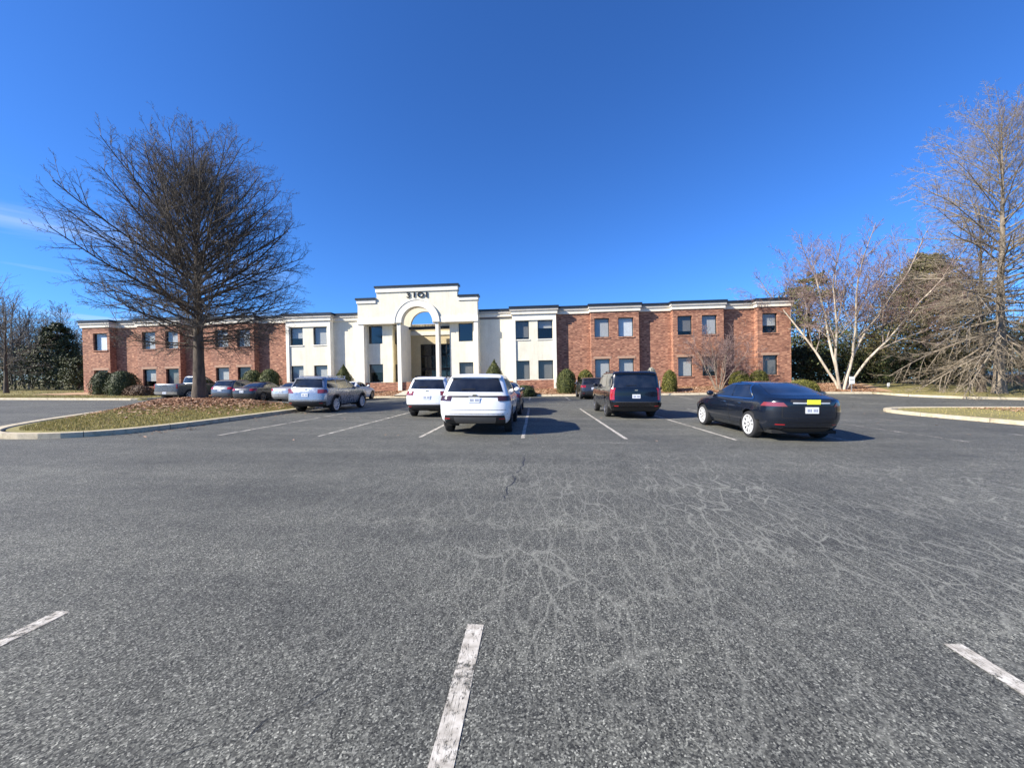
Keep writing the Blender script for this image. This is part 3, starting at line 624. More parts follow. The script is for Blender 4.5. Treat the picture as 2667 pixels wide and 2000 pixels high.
MB().lathe([(0.0, 1.5), (0.06, 1.5), (0.06, 0.0)], 'z', 10, (-9.6, 6.5, 7.7)).build('vent_pipe', 'metal_cap', BLD)
# the number over the arch
for ch, x in zip('31O1', (-11.72, -11.16, -10.55, -9.98)):
    cu = bpy.data.curves.new('digit', 'FONT'); cu.body = ch; cu.size = 0.72; cu.extrude = 0.04; cu.offset = 0.012; cu.align_x = 'CENTER'
    tmp = bpy.data.objects.new('tmp_digit', cu); COL.objects.link(tmp); bpy.context.view_layer.update()
    me = bpy.data.meshes.new_from_object(tmp.evaluated_get(bpy.context.evaluated_depsgraph_get())); bpy.data.objects.remove(tmp)
    o = bpy.data.objects.new('digit', me); COL.objects.link(o); me.materials.clear(); me.materials.append(MATS['digit_black']); o.parent = BLD; o.location = (x, -0.115, 9.50); o.rotation_euler = (R(90), 0, 0); o.scale = (1.12, 1, 1)

# ------------------------------------------------------------------ cars
# template rows: z, rear x, front x, half width, rear corner depth, front corner depth (fractions of H, L/2, W/2; depths in m)
TPL = {
 'suv': [(.195, -.92, .90, .89, .35, .6), (.25, -.975, .955, .955, .35, .6), (.35, -1.0, .995, .985, .36, .7), (.48, -.992, .99, 1.0, .36, .75), (.57, -.985, .95, .985, .33, .75), (.615, -.972, .80, .965, .32, .6), (.655, -.96, .46, .93, .30, .4), (.73, -.935, .35, .89, .28, .3), (.84, -.895, .20, .83, .26, .3), (.925, -.86, .07, .77, .25, .3), (.965, -.835, -.01, .72, .25, .3), (.99, -.76, -.12, .60, .3, .3), (1.0, -.60, -.25, .36, .3, .3)],
 'boxy': [(.17, -.93, .92, .90, .22, .5), (.24, -.985, .965, .96, .22, .5), (.34, -1.0, .998, .99, .24, .55), (.47, -.985, .99, 1.0, .24, .55), (.57, -.982, .965, .985, .22, .6), (.62, -.978, .88, .965, .2, .5), (.645, -.974, .46, .94, .2, .35), (.74, -.962, .36, .905, .2, .3), (.86, -.950, .22, .885, .2, .3), (.935, -.938, .13, .855, .2, .3), (.972, -.92, .07, .81, .2, .3), (.992, -.87, -.02, .70, .22, .3), (1.0, -.70, -.15, .36, .3, .3)],
 'fastback': [(.15, -.86, .90, .86, .55, .7), (.24, -.955, .965, .93, .68, .8), (.38, -.990, 1.0, .985, .74, .95), (.50, -.996, .975, 1.0, .76, 1.0), (.60, -.996, .86, .985, .74, .95), (.66, -.996, .64, .955, .72, .8), (.70, -.990, .47, .920, .68, .6), (.725, -.955, .40, .885, .62, .5), (.79, -.79, .32, .86, .6, .4), (.885, -.61, .18, .79, .55, .4), (.955, -.45, .05, .715, .5, .35), (.988, -.28, -.03, .61, .4, .3), (1.0, -.19, -.06, .36, .3, .3)],
 'sedan': [(.14, -.92, .91, .87, .35, .6), (.24, -.98, .965, .95, .4, .7), (.38, -1.0, .998, .99, .45, .8), (.50, -.995, .975, 1.0, .45, .85), (.60, -.985, .88, .985, .42, .85), (.66, -.97, .62, .965, .42, .7), (.70, -.90, .40, .935, .42, .5), (.72, -.66, .36, .90, .4, .4), (.79, -.58, .27, .86, .4, .4), (.89, -.45, .14, .79, .4, .35), (.955, -.34, .04, .71, .4, .35), (.988, -.22, -.04, .60, .4, .3), (1.0, -.14, -.08, .36, .3, .3)],
 'hatch': [(.15, -.92, .91, .88, .3, .6), (.23, -.98, .965, .95, .3, .6), (.36, -1.0, .998, .985, .34, .7), (.48, -.99, .98, 1.0, .34, .75), (.56, -.98, .93, .985, .32, .8), (.61, -.96, .76, .965, .32, .6), (.65, -.94, .52, .93, .30, .45), (.73, -.90, .40, .89, .30, .35), (.84, -.83, .23, .83, .28, .3), (.925, -.77, .10, .77, .28, .3), (.965, -.72, .0, .71, .28, .3), (.99, -.62, -.10, .60, .3, .3), (1.0, -.48, -.22, .36, .3, .3)],
 'pickup': [(.20, -.95, .93, .90, .15, .5), (.27, -.99, .975, .96, .15, .5), (.36, -1.0, 1.0, .99, .16, .55), (.50, -1.0, .99, 1.0, .16, .55), (.585, -1.0, .95, .99, .15, .6), (.625, -.998, .70, .975, .15, .45), (.655, -.99, .44, .95, .15, .35), (.66, -.13, .43, .93, .15, .3), (.76, -.125, .34, .90, .15, .3), (.88, -.11, .22, .85, .16, .3), (.95, -.095, .13, .79, .18, .3), (.985, -.06, .07, .70, .2, .3), (1.0, .0, .04, .40, .2, .2)],
}
class Surf:
    def __init__(s, tpl, L, W, H):
        T = np.array(TPL[tpl]); s.z = T[:, 0] * H; s.xr = T[:, 1] * L / 2; s.xf = T[:, 2] * L / 2; s.w = T[:, 3] * W / 2; s.rr = T[:, 4]; s.rf = T[:, 5]; s.n = 3.0; s.H = H
    def at(s, z): return [np.interp(z, s.z, a) for a in (s.xr, s.xf, s.w, s.rr, s.rf)]
    def side(s, x, z):
        xr, xf, w, rr, rf = s.at(z); t = np.clip((x - xr) / rr, 0, 1); u = np.clip((xf - x) / rf, 0, 1)
        return w * np.minimum((1 - (1 - t) ** s.n) ** (1 / s.n), (1 - (1 - u) ** s.n) ** (1 / s.n))
    def rear(s, f, z):            # f = y / half width, -1..1
        xr, xf, w, rr, rf = s.at(z); return xr + rr * (1 - (1 - np.abs(f) ** s.n) ** (1 / s.n)), f * w
    def front(s, f, z):
        xr, xf, w, rr, rf = s.at(z); return xf - rf * (1 - (1 - np.abs(f) ** s.n) ** (1 / s.n)), f * w
    def ring(s, z, na=10, ns=34):
        xr, xf, w, rr, rf = s.at(z); a = np.linspace(0, np.pi / 2, na + 1); e = 2 / s.n
        rx = xr + rr * (1 - np.cos(a).clip(0) ** e); ry = w * np.sin(a).clip(0) ** e
        sx = np.linspace(xr + rr, xf - rf, ns + 1)[1:-1]; sy = np.full(ns - 1, w)
        fx = xf - rf * (1 - np.cos(a[::-1]).clip(0) ** e); fy = w * np.sin(a[::-1]).clip(0) ** e
        X = np.concatenate([rx, sx, fx]); Y = np.concatenate([ry, sy, fy])
        X = np.concatenate([X, X[::-1][1:-1]]); Y = np.concatenate([Y, -Y[::-1][1:-1]])
        return np.stack([X, Y, np.full(len(X), z)], 1)
def offset_grid(P, d):
    P = np.array(P, float); du = np.gradient(P, axis=0); dv = np.gradient(P, axis=1); n = np.cross(du, dv); n /= np.linalg.norm(n, axis=2, keepdims=True) + 1e-9; return P + n * d, n
def panel(name, P, d, mat, parent, outward, smooth=True):
    Q, n = offset_grid(P, d)
    if (n.reshape(-1, 3).mean(0) @ np.array(outward)) < 0: Q, n = offset_grid(P, -d); Q = Q[:, ::-1]
    return MB().grid(Q).build(name, mat, parent, smooth)
def side_panel(name, S, sgn, quad, d, mat, parent, n=(9, 6)):
    """quad: (xb0, xb1, xt0, xt1, z0, z1)"""
    xb0, xb1, xt0, xt1, z0, z1 = quad; P = np.zeros((n[0], n[1], 3))
    for i, a in enumerate(np.linspace(0, 1, n[0])):
        for j, b in enumerate(np.linspace(0, 1, n[1])):
            z = z0 + (z1 - z0) * b; x = (xb0 + (xb1 - xb0) * a) * (1 - b) + (xt0 + (xt1 - xt0) * a) * b; P[i, j] = (x, sgn * S.side(x, z), z)
    return panel(name, P, d, mat, parent, (0, sgn, 0))
def rear_panel(name, S, f0, f1, z0, z1, d, mat, parent, n=(13, 6), fn='rear', f0t=None, f1t=None):
    P = np.zeros((n[0], n[1], 3)); f0t = f0 if f0t is None else f0t; f1t = f1 if f1t is None else f1t
    for i, a in enumerate(np.linspace(0, 1, n[0])):
        for j, b in enumerate(np.linspace(0, 1, n[1])):
            f = (f0 + (f1 - f0) * a) * (1 - b) + (f0t + (f1t - f0t) * a) * b; z = z0 + (z1 - z0) * b; x, y = getattr(S, fn)(f, z); P[i, j] = (x, y, z)
    return panel(name, P, d, mat, parent, (-1 if fn == 'rear' else 1, 0, 0.35))
def wheel(parent, x, y, r, wd, sgn, rim, spokes):
    m = MB(); h = wd / 2
    m.lathe([(r * .72, -h * .9), (r * .86, -h), (r * .96, -h * .92), (r, -h * .6), (r, h * .6), (r * .96, h * .92), (r * .86, h), (r * .72, h * .9)], 'y', 28)
    hub = MB().lathe([(0.0, 0.0), (r * .73, 0.0), (r * .73, -h * .8 * sgn)], 'y', 28).build('wheel', 'underbody', parent); hub.location = (x, y, r)
    t = m.build('tyre', 'tyre', hub, True)
    k = MB(); o = h * .72 * sgn
    k.lathe([(r * .64, o), (r * .66, o + .025 * sgn), (r * .745, o + .03 * sgn), (r * .77, o - .02 * sgn)], 'y', 28); k.lathe([(0, o + .02 * sgn), (r * .11, o + .02 * sgn), (r * .13, o - .03 * sgn)], 'y', 14)
    for i in range(spokes):
        a = 2 * math.pi * i / spokes + .3; c, s_ = math.cos(a), math.sin(a); w0, w1 = r * .085, r * .062
        for ra, rb in ((r * .08, r * .68),):
            q = [(ra, -w0), (rb, -w1), (rb, w1), (ra, w0)]; pts = [(c * p - s_ * t_, 0, s_ * p + c * t_) for p, t_ in q]
            b = len(k.v); k.v += [(p[0], o + .012 * sgn, p[2]) for p in pts] + [(p[0], o - .03 * sgn, p[2]) for p in pts]
            k.f += [(b, b + 1, b + 2, b + 3), (b + 7, b + 6, b + 5, b + 4)] + [(b + i_, b + 4 + i_, b + 4 + (i_ + 1) % 4, b + (i_ + 1) % 4) for i_ in range(4)]
    k.build('rim', rim, hub)
def car(name, label, cat, loc, rz, tpl, L, W, H, wb, fo, tr, pm, lights='side', rim='rim_silver', spokes=10, clad=None, rails=False, glass=True, detail=2, group=None, lampmat='lamp_red', plate=True):
    root = empty(name, (loc[0], loc[1], tzf(loc[0], loc[1])), rz); tag(root, label, cat, group)
    gx = tzf(loc[0], loc[1] + 1.4) - tzf(loc[0], loc[1] - 1.4); gy = tzf(loc[0] + .8, loc[1]) - tzf(loc[0] - .8, loc[1])
    root.rotation_euler = (math.atan2(gx, 2.8), -math.atan2(gy, 1.6), 0) if abs(rz) < .1 or 1 else (0, 0, rz)
    # build along +y: inner frame rotates x-forward to y-forward
    S = Surf(tpl, L, W, H); xa = [L / 2 - fo, L / 2 - fo - wb]; ra = tr * 1.17
    zs = []
    for a, b in zip(S.z[:-1], S.z[1:]): zs += list(np.linspace(a, b, max(2, int((b - a) / 0.05) + 1))[:-1])
    zs.append(S.z[-1]); rings = [S.ring(z) for z in zs]; n = len(rings[0]); V = np.vstack(rings); F = []
    ctr = lambda ids: V[list(ids)].mean(0)
    def in_arch(c): return any((c[0] - x) ** 2 + (c[2] - tr) ** 2 < ra * ra for x in xa) and abs(c[1]) > W * .30
    # pull vertices near the arch rim onto it
    for x in xa:
        dx = V[:, 0] - x; dz = V[:, 2] - tr; d = np.hypot(dx, dz); mk = (np.abs(d - ra) < 0.05) & (np.abs(V[:, 1]) > W * .30) & (V[:, 2] < tr + ra + .05); k = ra / np.maximum(d, 1e-6)
        V[mk, 0] = x + dx[mk] * k[mk]; V[mk, 2] = np.maximum(tr + dz[mk] * k[mk], zs[0])
    for i in range(len(zs) - 1):
        for j in range(n):
            q = (i * n + j, i * n + (j + 1) % n, (i + 1) * n + (j + 1) % n, (i + 1) * n + j)
            if not in_arch(ctr(q)): F.append(q[::-1])
    F.append(tuple((len(zs) - 1) * n + j for j in range(n))[::-1])
    body = np_mesh('body', V, F, pm, root, True)
    m = MB(); zt = S.z[0]; m.box(-L * .44, L * .43, -W * .40, W * .40, zt - .02, zt + .06); m.box(-L * .36, L * .40, -W * .36, W * .36, zt - .07, zt)
    for x in xa:                                                    # wheel housings
        P = [[(x + (ra + .03) * math.cos(a), sy, tr + (ra + .03) * math.sin(a)) for sy in (-W * .485, -W * .26)] for a in np.linspace(-.35, math.pi + .35, 15)]; m.grid(P)
        P = [[(x + (ra + .03) * math.cos(a), sy, tr + (ra + .03) * math.sin(a)) for sy in (W * .26, W * .485)] for a in np.linspace(-.35, math.pi + .35, 15)]; m.grid(P)
        for sy in (-1, 1):
            P = [[(x + r_ * math.cos(a), sy * W * .27, tr + r_ * math.sin(a)) for r_ in (0.0, ra + .03)] for a in np.linspace(-.35, math.pi + .35, 15)]; m.grid(P)
    m.build('underbody', 'underbody', root)
    for x in xa:
        for sg in (-1, 1): wheel(root, x, sg * (W / 2 - .125), tr, .235, sg, rim, spokes)
    h = H; l = L / 2
    if clad:
        for x in xa:
            for sg in (-1, 1):
                P = []
                for a in np.linspace(-.25, math.pi + .25, 17):
                    row = []
                    for rr_ in (ra - .005, ra + .075):
                        px, pz = x + rr_ * math.cos(a), max(S.z[0] + .01, tr + rr_ * math.sin(a)); row.append((px, sg * S.side(px, pz), pz))
                    P.append(row)
                panel('arch_trim', P, .010, clad, root, (0, sg, 0))
    # glass
    if tpl in ('suv', 'boxy', 'hatch'):
        b0, b1 = .665 * h, .915 * h
        if tpl == 'boxy': b0, b1 = .66 * h, .92 * h
        rx = {'suv': -.86, 'boxy': -.92, 'hatch': -.83}[tpl] * l; tx = {'suv': -.76, 'boxy': -.88, 'hatch': -.68}[tpl] * l; fx = {'suv': .40, 'boxy': .41, 'hatch': .46}[tpl] * l; ft = {'suv': .06, 'boxy': .13, 'hatch': .08}[tpl] * l
        c1, c2 = -.47 * l, -.02 * l
        wins = [(rx, c1 - .04, tx, c1 - .02, b0 + .03, b1), (c1 + .03, c2 - .03, c1 + .05, c2 - .03, b0, b1), (c2 + .03, fx, c2 + .03, ft, b0, b1)]
        rg = (-.86, .86, .70 * h, .915 * h, -.82, .82) if tpl != 'boxy' else (-.86, .86, .655 * h, .92 * h, -.83, .83)
        doors = [(c1 - .05, c2, c1 + .08, c2, S.z[0] + .14, b0 - .03), (c2 + .03, fx * .94, c2 + .03, fx * .98, S.z[0] + .14, b0 - .03)]
    elif tpl == 'fastback':
        b0, b1 = .705 * h, .945 * h; wins = [(-.62 * l, -.18 * l, -.42 * l, -.17 * l, b0, b1 - .03), (-.16 * l, .40 * l, -.15 * l, .04 * l, b0, b1)]
        rg = (-.80, .80, .765 * h, .955 * h, -.70, .70); doors = [(-.50 * l, -.15 * l, -.44 * l, -.15 * l, S.z[0] + .12, b0 - .03), (-.14 * l, .38 * l, -.14 * l, .40 * l, S.z[0] + .12, b0 - .03)]
    elif tpl == 'sedan':
        b0, b1 = .715 * h, .94 * h; wins = [(-.50 * l, -.14 * l, -.34 * l, -.13 * l, b0, b1), (-.12 * l, .33 * l, -.11 * l, .05 * l, b0, b1)]
        rg = (-.82, .82, .735 * h, .945 * h, -.74, .74); doors = [(-.46 * l, -.13 * l, -.42 * l, -.13 * l, S.z[0] + .12, b0 - .03), (-.12 * l, .34 * l, -.12 * l, .36 * l, S.z[0] + .12, b0 - .03)]
    else:
        b0, b1 = .675 * h, .93 * h; wins = [(-.10 * l, .10 * l, -.08 * l, .09 * l, b0, b1), (.12 * l, .41 * l, .11 * l, .16 * l, b0, b1)]
        rg = (-.84, .84, .69 * h, .93 * h, -.8, .8); doors = [(-.10 * l, .11 * l, -.10 * l, .11 * l, S.z[0] + .16, b0 - .03), (.12 * l, .42 * l, .12 * l, .42 * l, S.z[0] + .16, b0 - .03)]
    for sg in (-1, 1):
        for q_ in wins: side_panel('side_window', S, sg, q_, .006, 'car_glass', root)
        if detail > 1:
            for q_ in doors:
                g_ = .012; side_panel('door_gap', S, sg, (q_[0] - g_, q_[1] + g_, q_[2] - g_, q_[3] + g_, q_[4] - g_, q_[5] + g_), .002, 'seam', root, (12, 10))
                dd = side_panel('door', S, sg, q_, .005, pm, root, (12, 10))
                hx = q_[2] + (q_[3] - q_[2]) * .18; hz = q_[5] - .13; hy = float(S.side(hx, hz))
                MB().box(hx - .02, hx + .17, sg * hy - (0 if sg > 0 else .035), sg * hy + (.035 if sg > 0 else 0), hz - .012, hz + .014).build('handle', 'chrome' if tpl == 'fastback' else pm, dd)
    if tpl == 'fastback':
        for sg in (-1, 1):
            side_panel('window_trim', S, sg, (-.635 * l, .41 * l, -.635 * l, .41 * l, b0 - .030, b0 - .008), .010, 'chrome', root, (16, 2))
            side_panel('window_trim', S, sg, (-.645 * l, -.625 * l, -.445 * l, -.425 * l, b0 - .01, b1 - .02), .010, 'chrome', root, (2, 8))
            side_panel('window_trim', S, sg, (-.43 * l, .04 * l, -.42 * l, .03 * l, b1 - .012, b1 + .006), .010, 'chrome', root, (12, 2))
    rear_panel('rear_window', S, rg[0], rg[1], rg[2], rg[3], .006, 'car_glass', root, (15, 8), 'rear', rg[4], rg[5])
    zc = S.z[6] if tpl not in ('fastback', 'sedan') else S.z[7]
    rear_panel('windshield', S, -.84, .84, zc + .03, .94 * h, .006, 'car_glass', root, (15, 8), 'front', -.80, .80)
    for f0, f1 in ((-.93, -.60), (.60, .93)): rear_panel('headlight', S, f0, f1, .40 * h, .49 * h, .008, 'lamp_clear', root, (6, 4), 'front')
    rear_panel('grille', S, -.52, .52, .28 * h, .46 * h, .008, 'plastic', root, (8, 4), 'front')
    # mirrors
    for sg in (-1, 1):
        mx_ = doors[-1][1] - .08; my = float(S.side(mx_, b0)); bm = bmesh.new(); bmesh.ops.create_icosphere(bm, subdivisions=2, radius=1)
        for v_ in bm.verts: v_.co = (mx_ + v_.co.x * .075, sg * (my + .13) + v_.co.y * .115, b0 + .06 + v_.co.z * .085)
        me = bpy.data.meshes.new('mirror'); bm.to_mesh(me); bm.free(); me.polygons.foreach_set('use_smooth', np.ones(len(me.polygons), dtype=bool)); me.materials.append(MATS[pm]); mo = bpy.data.objects.new('mirror', me); COL.objects.link(mo); mo.parent = root
        MB().box(mx_ - .03, mx_ + .03, min(sg * my - .02 * sg, sg * (my + .1)), max(sg * my - .02 * sg, sg * (my + .1)), b0 + .01, b0 + .05).build('mirror_arm', 'plastic', root)
    # rear end: lamps, bumper, plate
    if lights == 'side':
        for sg in (-1, 1): rear_panel('tail_light', S, *sorted((sg * .62, sg * .995)), .545 * h, .645 * h, .010, lampmat, root, (9, 4))
        rear_panel('bumper', S, -.97, .97, S.z[0] + .005, (.325 if clad else .24) * h, .012, 'plastic' if clad else pm, root, (19, 5))
    elif lights == 'bar':
        rear_panel('trim_bar', S, -.80, .80, .612 * h, .640 * h, .012, 'plastic', root, (17, 3))
        for sg in (-1, 1):
            rear_panel('tail_light', S, *sorted((sg * .66, sg * .998)), .555 * h, .637 * h, .014, 'lamp_dark', root, (9, 4))
        rear_panel('bumper', S, -.93, .93, S.z[0] + .005, .335 * h, .014, 'plastic', root, (19, 5), 'rear', -.84, .84); rear_panel('bumper_trim', S, -.62, .58, .21 * h, .305 * h, .026, 'rim_grey', root, (11, 3))
        rear_panel('tailgate_gap', S, -.88, .88, .415 * h, .421 * h, .004, 'seam', root, (15, 2)); rear_panel('lower_gap', S, -.93, .93, .352 * h, .358 * h, .004, 'seam', root, (15, 2))
    elif lights == 'tall':
        for sg in (-1, 1): rear_panel('tail_light', S, *sorted((sg * .83, sg * .985)), .40 * h, .645 * h, .014, lampmat, root, (6, 8))
        rear_panel('bumper', S, -.97, .97, .265 * h, .345 * h, .05, pm, root, (19, 4)); rear_panel('bumper_step', S, -.8, .8, .345 * h, .362 * h, .048, 'plastic', root, (15, 2)); rear_panel('lower_valance', S, -.93, .93, S.z[0], .255 * h, .012, 'plastic', root, (15, 3))
    elif lights == 'wide':
        for sg in (-1, 1): rear_panel('tail_light', S, *sorted((sg * .56, sg * .985)), .592 * h, .655 * h, .010, lampmat, root, (11, 4), 'rear', *sorted((sg * .66, sg * .97)))
        rear_panel('chrome_strip', S, -.46, .46, .640 * h, .660 * h, .014, 'rim_silver', root, (15, 3)); rear_panel('diffuser', S, -.62, .62, S.z[0], .245 * h, .012, 'plastic', root, (15, 4))
        rear_panel('trunk_gap', S, -.66, .66, .40 * h, .407 * h, .003, 'seam', root, (13, 2))
        for sg in (-1, 1): rear_panel('trunk_gap', S, *sorted((sg * .655, sg * .667)), .407 * h, .59 * h, .003, 'seam', root, (2, 6)); rear_panel('reflector', S, *sorted((sg * .60, sg * .80)), .285 * h, .302 * h, .006, 'lamp_red', root, (5, 2))
        rear_panel('bumper_line', S, -.97, .97, .33 * h, .336 * h, .003, 'seam', root, (17, 2)); rear_panel('tail_panel', S, -.52, .52, .664 * h, .700 * h, .006, 'plastic', root, (13, 3))
    elif lights == 'gate':
        for sg in (-1, 1): rear_panel('tail_light', S, *sorted((sg * .88, sg * .985)), .47 * h, .63 * h, .012, lampmat, root, (5, 6))
        rear_panel('bumper', S, -.96, .96, .255 * h, .345 * h, .05, 'chrome', root, (15, 4)); rear_panel('tailgate_gap', S, -.86, .86, .615 * h, .632 * h, .004, 'seam', root, (13, 2)); rear_panel('tailgate_handle', S, -.2, .2, .555 * h, .585 * h, .012, 'plastic', root, (5, 3)); rear_panel('bed_cover', S, -.9, .9, .648 * h, .654 * h, .012, 'plastic', root, (9, 2))
    if plate:
        pz = {'side': .50, 'bar': .575, 'tall': .475, 'wide': .535, 'gate': .30}[lights] * h; px = float(S.rear(0, pz)[0]) - (.06 if lights in ('gate',) else .012)
        p_ = MB().box(px - .012, px, -.155, .155, pz - .078, pz + .078).build('number_plate', 'plate', root)
        m = MB()
        for k in range(7):
            if k != 3: m.box(px - .0145, px - .0125, -.125 + k * .036, -.125 + k * .036 + .024, pz - .040, pz + .030)
        m.build('plate_marks', 'plate_ink', p_)['kind'] = 'stuff'
    if detail > 1 and tpl in ('suv', 'boxy', 'hatch'):
        zz = .735 * h if tpl != 'boxy' else .69 * h; P0 = np.array([(*S.rear(f, zz + .02 * (1 - f)), zz + .02 * (1 - f)) for f in np.linspace(-.02, .42, 6)]); P0[:, 0] -= .03
        MB().grid(np.stack([P0 + (0, 0, .010), P0 - (0, 0, .010)], 1)).build('wiper', 'seam', root)
        ez = .655 * h if lights != 'tall' else .60 * h; ex = float(S.rear(0, ez)[0]); MB().box(ex - .022, ex - .004, -.06, .06, ez - .022, ez + .022).build('emblem', 'chrome', root)
        for sg in (-1, 1): rear_panel('reflector', S, *sorted((sg * .70, sg * .86)), .272 * h, .290 * h, .052 if lights == 'tall' else .030, 'lamp_red', root, (5, 2))
    if rails:
        for sg in (-1, 1):
            yy = sg * W * .355; z0 = h * .985
            m = MB(); m.box(-.70 * l, .02 * l, yy - .018, yy + .018, z0 + .035, z0 + .065)
            for x in (-.68 * l, -.33 * l, -.01 * l): m.box(x - .04, x + .04, yy - .016, yy + .016, z0 - .06, z0 + .04)
            m.build('roof_rail', 'plastic' if pm != 'paint_grey' else 'rim_silver', root)
    if tpl in ('suv', 'hatch', 'boxy'):
        zr = .935 * h; x0 = float(S.at(zr)[0]); wv = float(S.at(zr)[2]) * .93; m = MB()
        P = [[(x0 + .28, wv * f, zr + .050 - .02 * f * f), (x0 - .045, wv * f, zr + .030 - .02 * f * f), (x0 - .055, wv * f, zr + .008 - .02 * f * f), (x0 + .05, wv * f, zr - .015 - .02 * f * f)] for f in np.linspace(-1, 1, 11)]
        m.grid(P); m.build('spoiler', pm, root, True)
    return root, S
def finish(root, rz=0.0):
    """cars are built with the nose along +x; turn the parts so the nose points along the root's +y"""
    M = Matrix.Rotation(R(90) + rz, 4, 'Z')
    for ch in root.children: ch.matrix_basis = M @ ch.matrix_basis
# near and far rows
def put(*a, rz=0.0, **k):
    root, S = car(*a, **k); finish(root, rz); return root, S
c1, S1 = put('suv', 'white SUV with black bar across its tailgate, nearest car left of centre', 'car', (-1.70, 10.72 + 2.42), 0, 'suv', 4.85, 2.04, 1.76, 2.92, .86, .385, 'paint_white', 'bar', 'rim_dark', 10)
c2, S2 = put('suv', 'smaller white SUV with dark rear window, left of the nearest white SUV', 'car', (-4.45, 15.65 + 2.3), 0, 'suv', 4.60, 1.86, 1.71, 2.69, .93, .36, 'paint_pearl', 'side', 'rim_grey', 10, clad='plastic', rails=True, lampmat='lamp_wine')
c3, S3 = put('suv', 'blue grey SUV parked beside the grass island', 'car', (-10.72, 17.45 + 2.47), 0, 'suv', 4.95, 1.93, 1.73, 2.85, .98, .375, 'paint_grey', 'side', 'rim_silver', 10, clad='plastic', rails=True, lampmat='lamp_wine')
c4, S4 = put('large_suv', 'large boxy black SUV with tall red tail lights', 'car', (4.02, 15.65 + 2.6), 0, 'boxy', 5.20, 2.04, 1.93, 2.95, 1.0, 0.40, 'paint_black', 'tall', 'rim_grey', 6, rails=True)
c5, S5 = put('sedan', 'black fastback sedan with bright silver wheels and yellow note on its tail', 'car', (6.82, 9.98 + 2.49), 0, 'fastback', 4.98, 1.97, 1.535, 2.92, 1.0, .36, 'paint_blackblue', 'wide', 'rim_silver', 10, lampmat='lamp_wine')
x_, y_ = S5.rear(0.05, .66 * 1.535); yn = MB().box(float(x_) - .02, float(x_) - .014, -.20, .12, .63 * 1.535, .705 * 1.535).build('paper_note', 'yellow_note', c5); yn.matrix_basis = Matrix.Rotation(R(90), 4, 'Z') @ yn.matrix_basis
c6, S6 = put('sedan', 'dark car nose to nose with the nearest white SUV, mostly hidden behind it', 'car', (-1.52, 16.6 + 2.4), 0, 'sedan', 4.80, 1.84, 1.46, 2.80, .95, .34, 'paint_slate', 'side', 'rim_grey', 10)
# row along the building
KR = 32.0
c7, S7 = put('hatchback', 'small dark hatchback by the building, left of the large black SUV', 'car', (4.15, KR - 2.15), 0, 'hatch', 4.3, 1.80, 1.55, 2.6, .88, .33, 'paint_dark', 'side', 'rim_grey', 10)
c8, S8 = put('sedan', 'white car by the entrance, behind the blue grey SUV', 'car', (-14.2, KR - 2.3), 0, 'sedan', 4.6, 1.80, 1.45, 2.7, .92, .33, 'paint_white', 'side', 'rim_grey', 10)
c9, S9 = put('sedan', 'silver car showing only its tail left of the blue grey SUV', 'car', (-18.7, KR - 2.2), 0, 'sedan', 4.7, 1.82, 1.46, 2.75, .92, .33, 'paint_silver', 'side', 'rim_grey', 10)
c10, S10 = put('sedan', 'dark sedan by the rounded green shrubs, second right of the oak trunk', 'car', (-21.5, KR - 2.4), 0, 'sedan', 4.8, 1.85, 1.46, 2.8, .95, .33, 'paint_dark', 'side', 'rim_grey', 10)
c11, S11 = put('hatchback', 'dark grey hatchback first right of the oak trunk', 'car', (-24.3, 28.5 + 2.2), 0, 'hatch', 4.4, 1.82, 1.62, 2.65, .9, .33, 'paint_slate', 'side', 'rim_grey', 10)
c12, S12 = put('pickup_truck', 'dark grey pickup truck with chrome bumper left of the oak trunk', 'pickup truck', (-28.65, 28.4 + 2.75), 0, 'pickup', 5.5, 2.0, 1.98, 3.45, .92, .39, 'paint_slate', 'gate', 'rim_silver', 6)

# ------------------------------------------------------------------ trees and shrubs
def frusta(name, segs, mat, parent, sides=3):
    """segs (n, 8): p0, p1, r0, r1"""
    A = np.asarray(segs, float)
    if not len(A): return None
    p0, p1, r0, r1 = A[:, :3], A[:, 3:6], A[:, 6], A[:, 7]; d = p1 - p0; d /= np.linalg.norm(d, axis=1, keepdims=True) + 1e-9
    ref = np.where(np.abs(d[:, 2:3]) < .9, np.array([[0, 0, 1.0]]), np.array([[1.0, 0, 0]])); e1 = np.cross(d, ref); e1 /= np.linalg.norm(e1, axis=1, keepdims=True) + 1e-9; e2 = np.cross(d, e1)
    n = len(A); a = np.arange(sides) * 2 * np.pi / sides; c = e1[:, None] * np.cos(a)[None, :, None] + e2[:, None] * np.sin(a)[None, :, None]
    V = np.concatenate([p0[:, None] + c * r0[:, None, None], p1[:, None] + c * r1[:, None, None]], 1)
    b = (np.arange(n) * 2 * sides)[:, None]; k = np.arange(sides)[None]; k2 = (k + 1) % sides
    F = np.stack([b + k, b + k2, b + sides + k2, b + sides + k], -1).reshape(-1, 4)
    return np_mesh(name, V.reshape(-1, 3), F, mat, parent, True)
def chain(p, d, L, r0, r1, k, wob, trop, rs):
    pts = [p.copy()]; d = d / np.linalg.norm(d)
    for i in range(k):
        d = d + rs.normal(0, wob, 3) + np.array(trop) / k; d /= np.linalg.norm(d); p = p + d * L / k; pts.append(p.copy())
    rad = np.linspace(r0, r1, k + 1); return pts, rad
def add_chain(S, pts, rad):
    for i in range(len(pts) - 1): S.append((*pts[i], *pts[i + 1], rad[i], rad[i + 1]))
def sidev(d, rs, ang):
    d = d / np.linalg.norm(d); r = rs.normal(0, 1, 3); r -= d * (r @ d); r /= np.linalg.norm(r) + 1e-9; return d * math.cos(ang) + r * math.sin(ang)
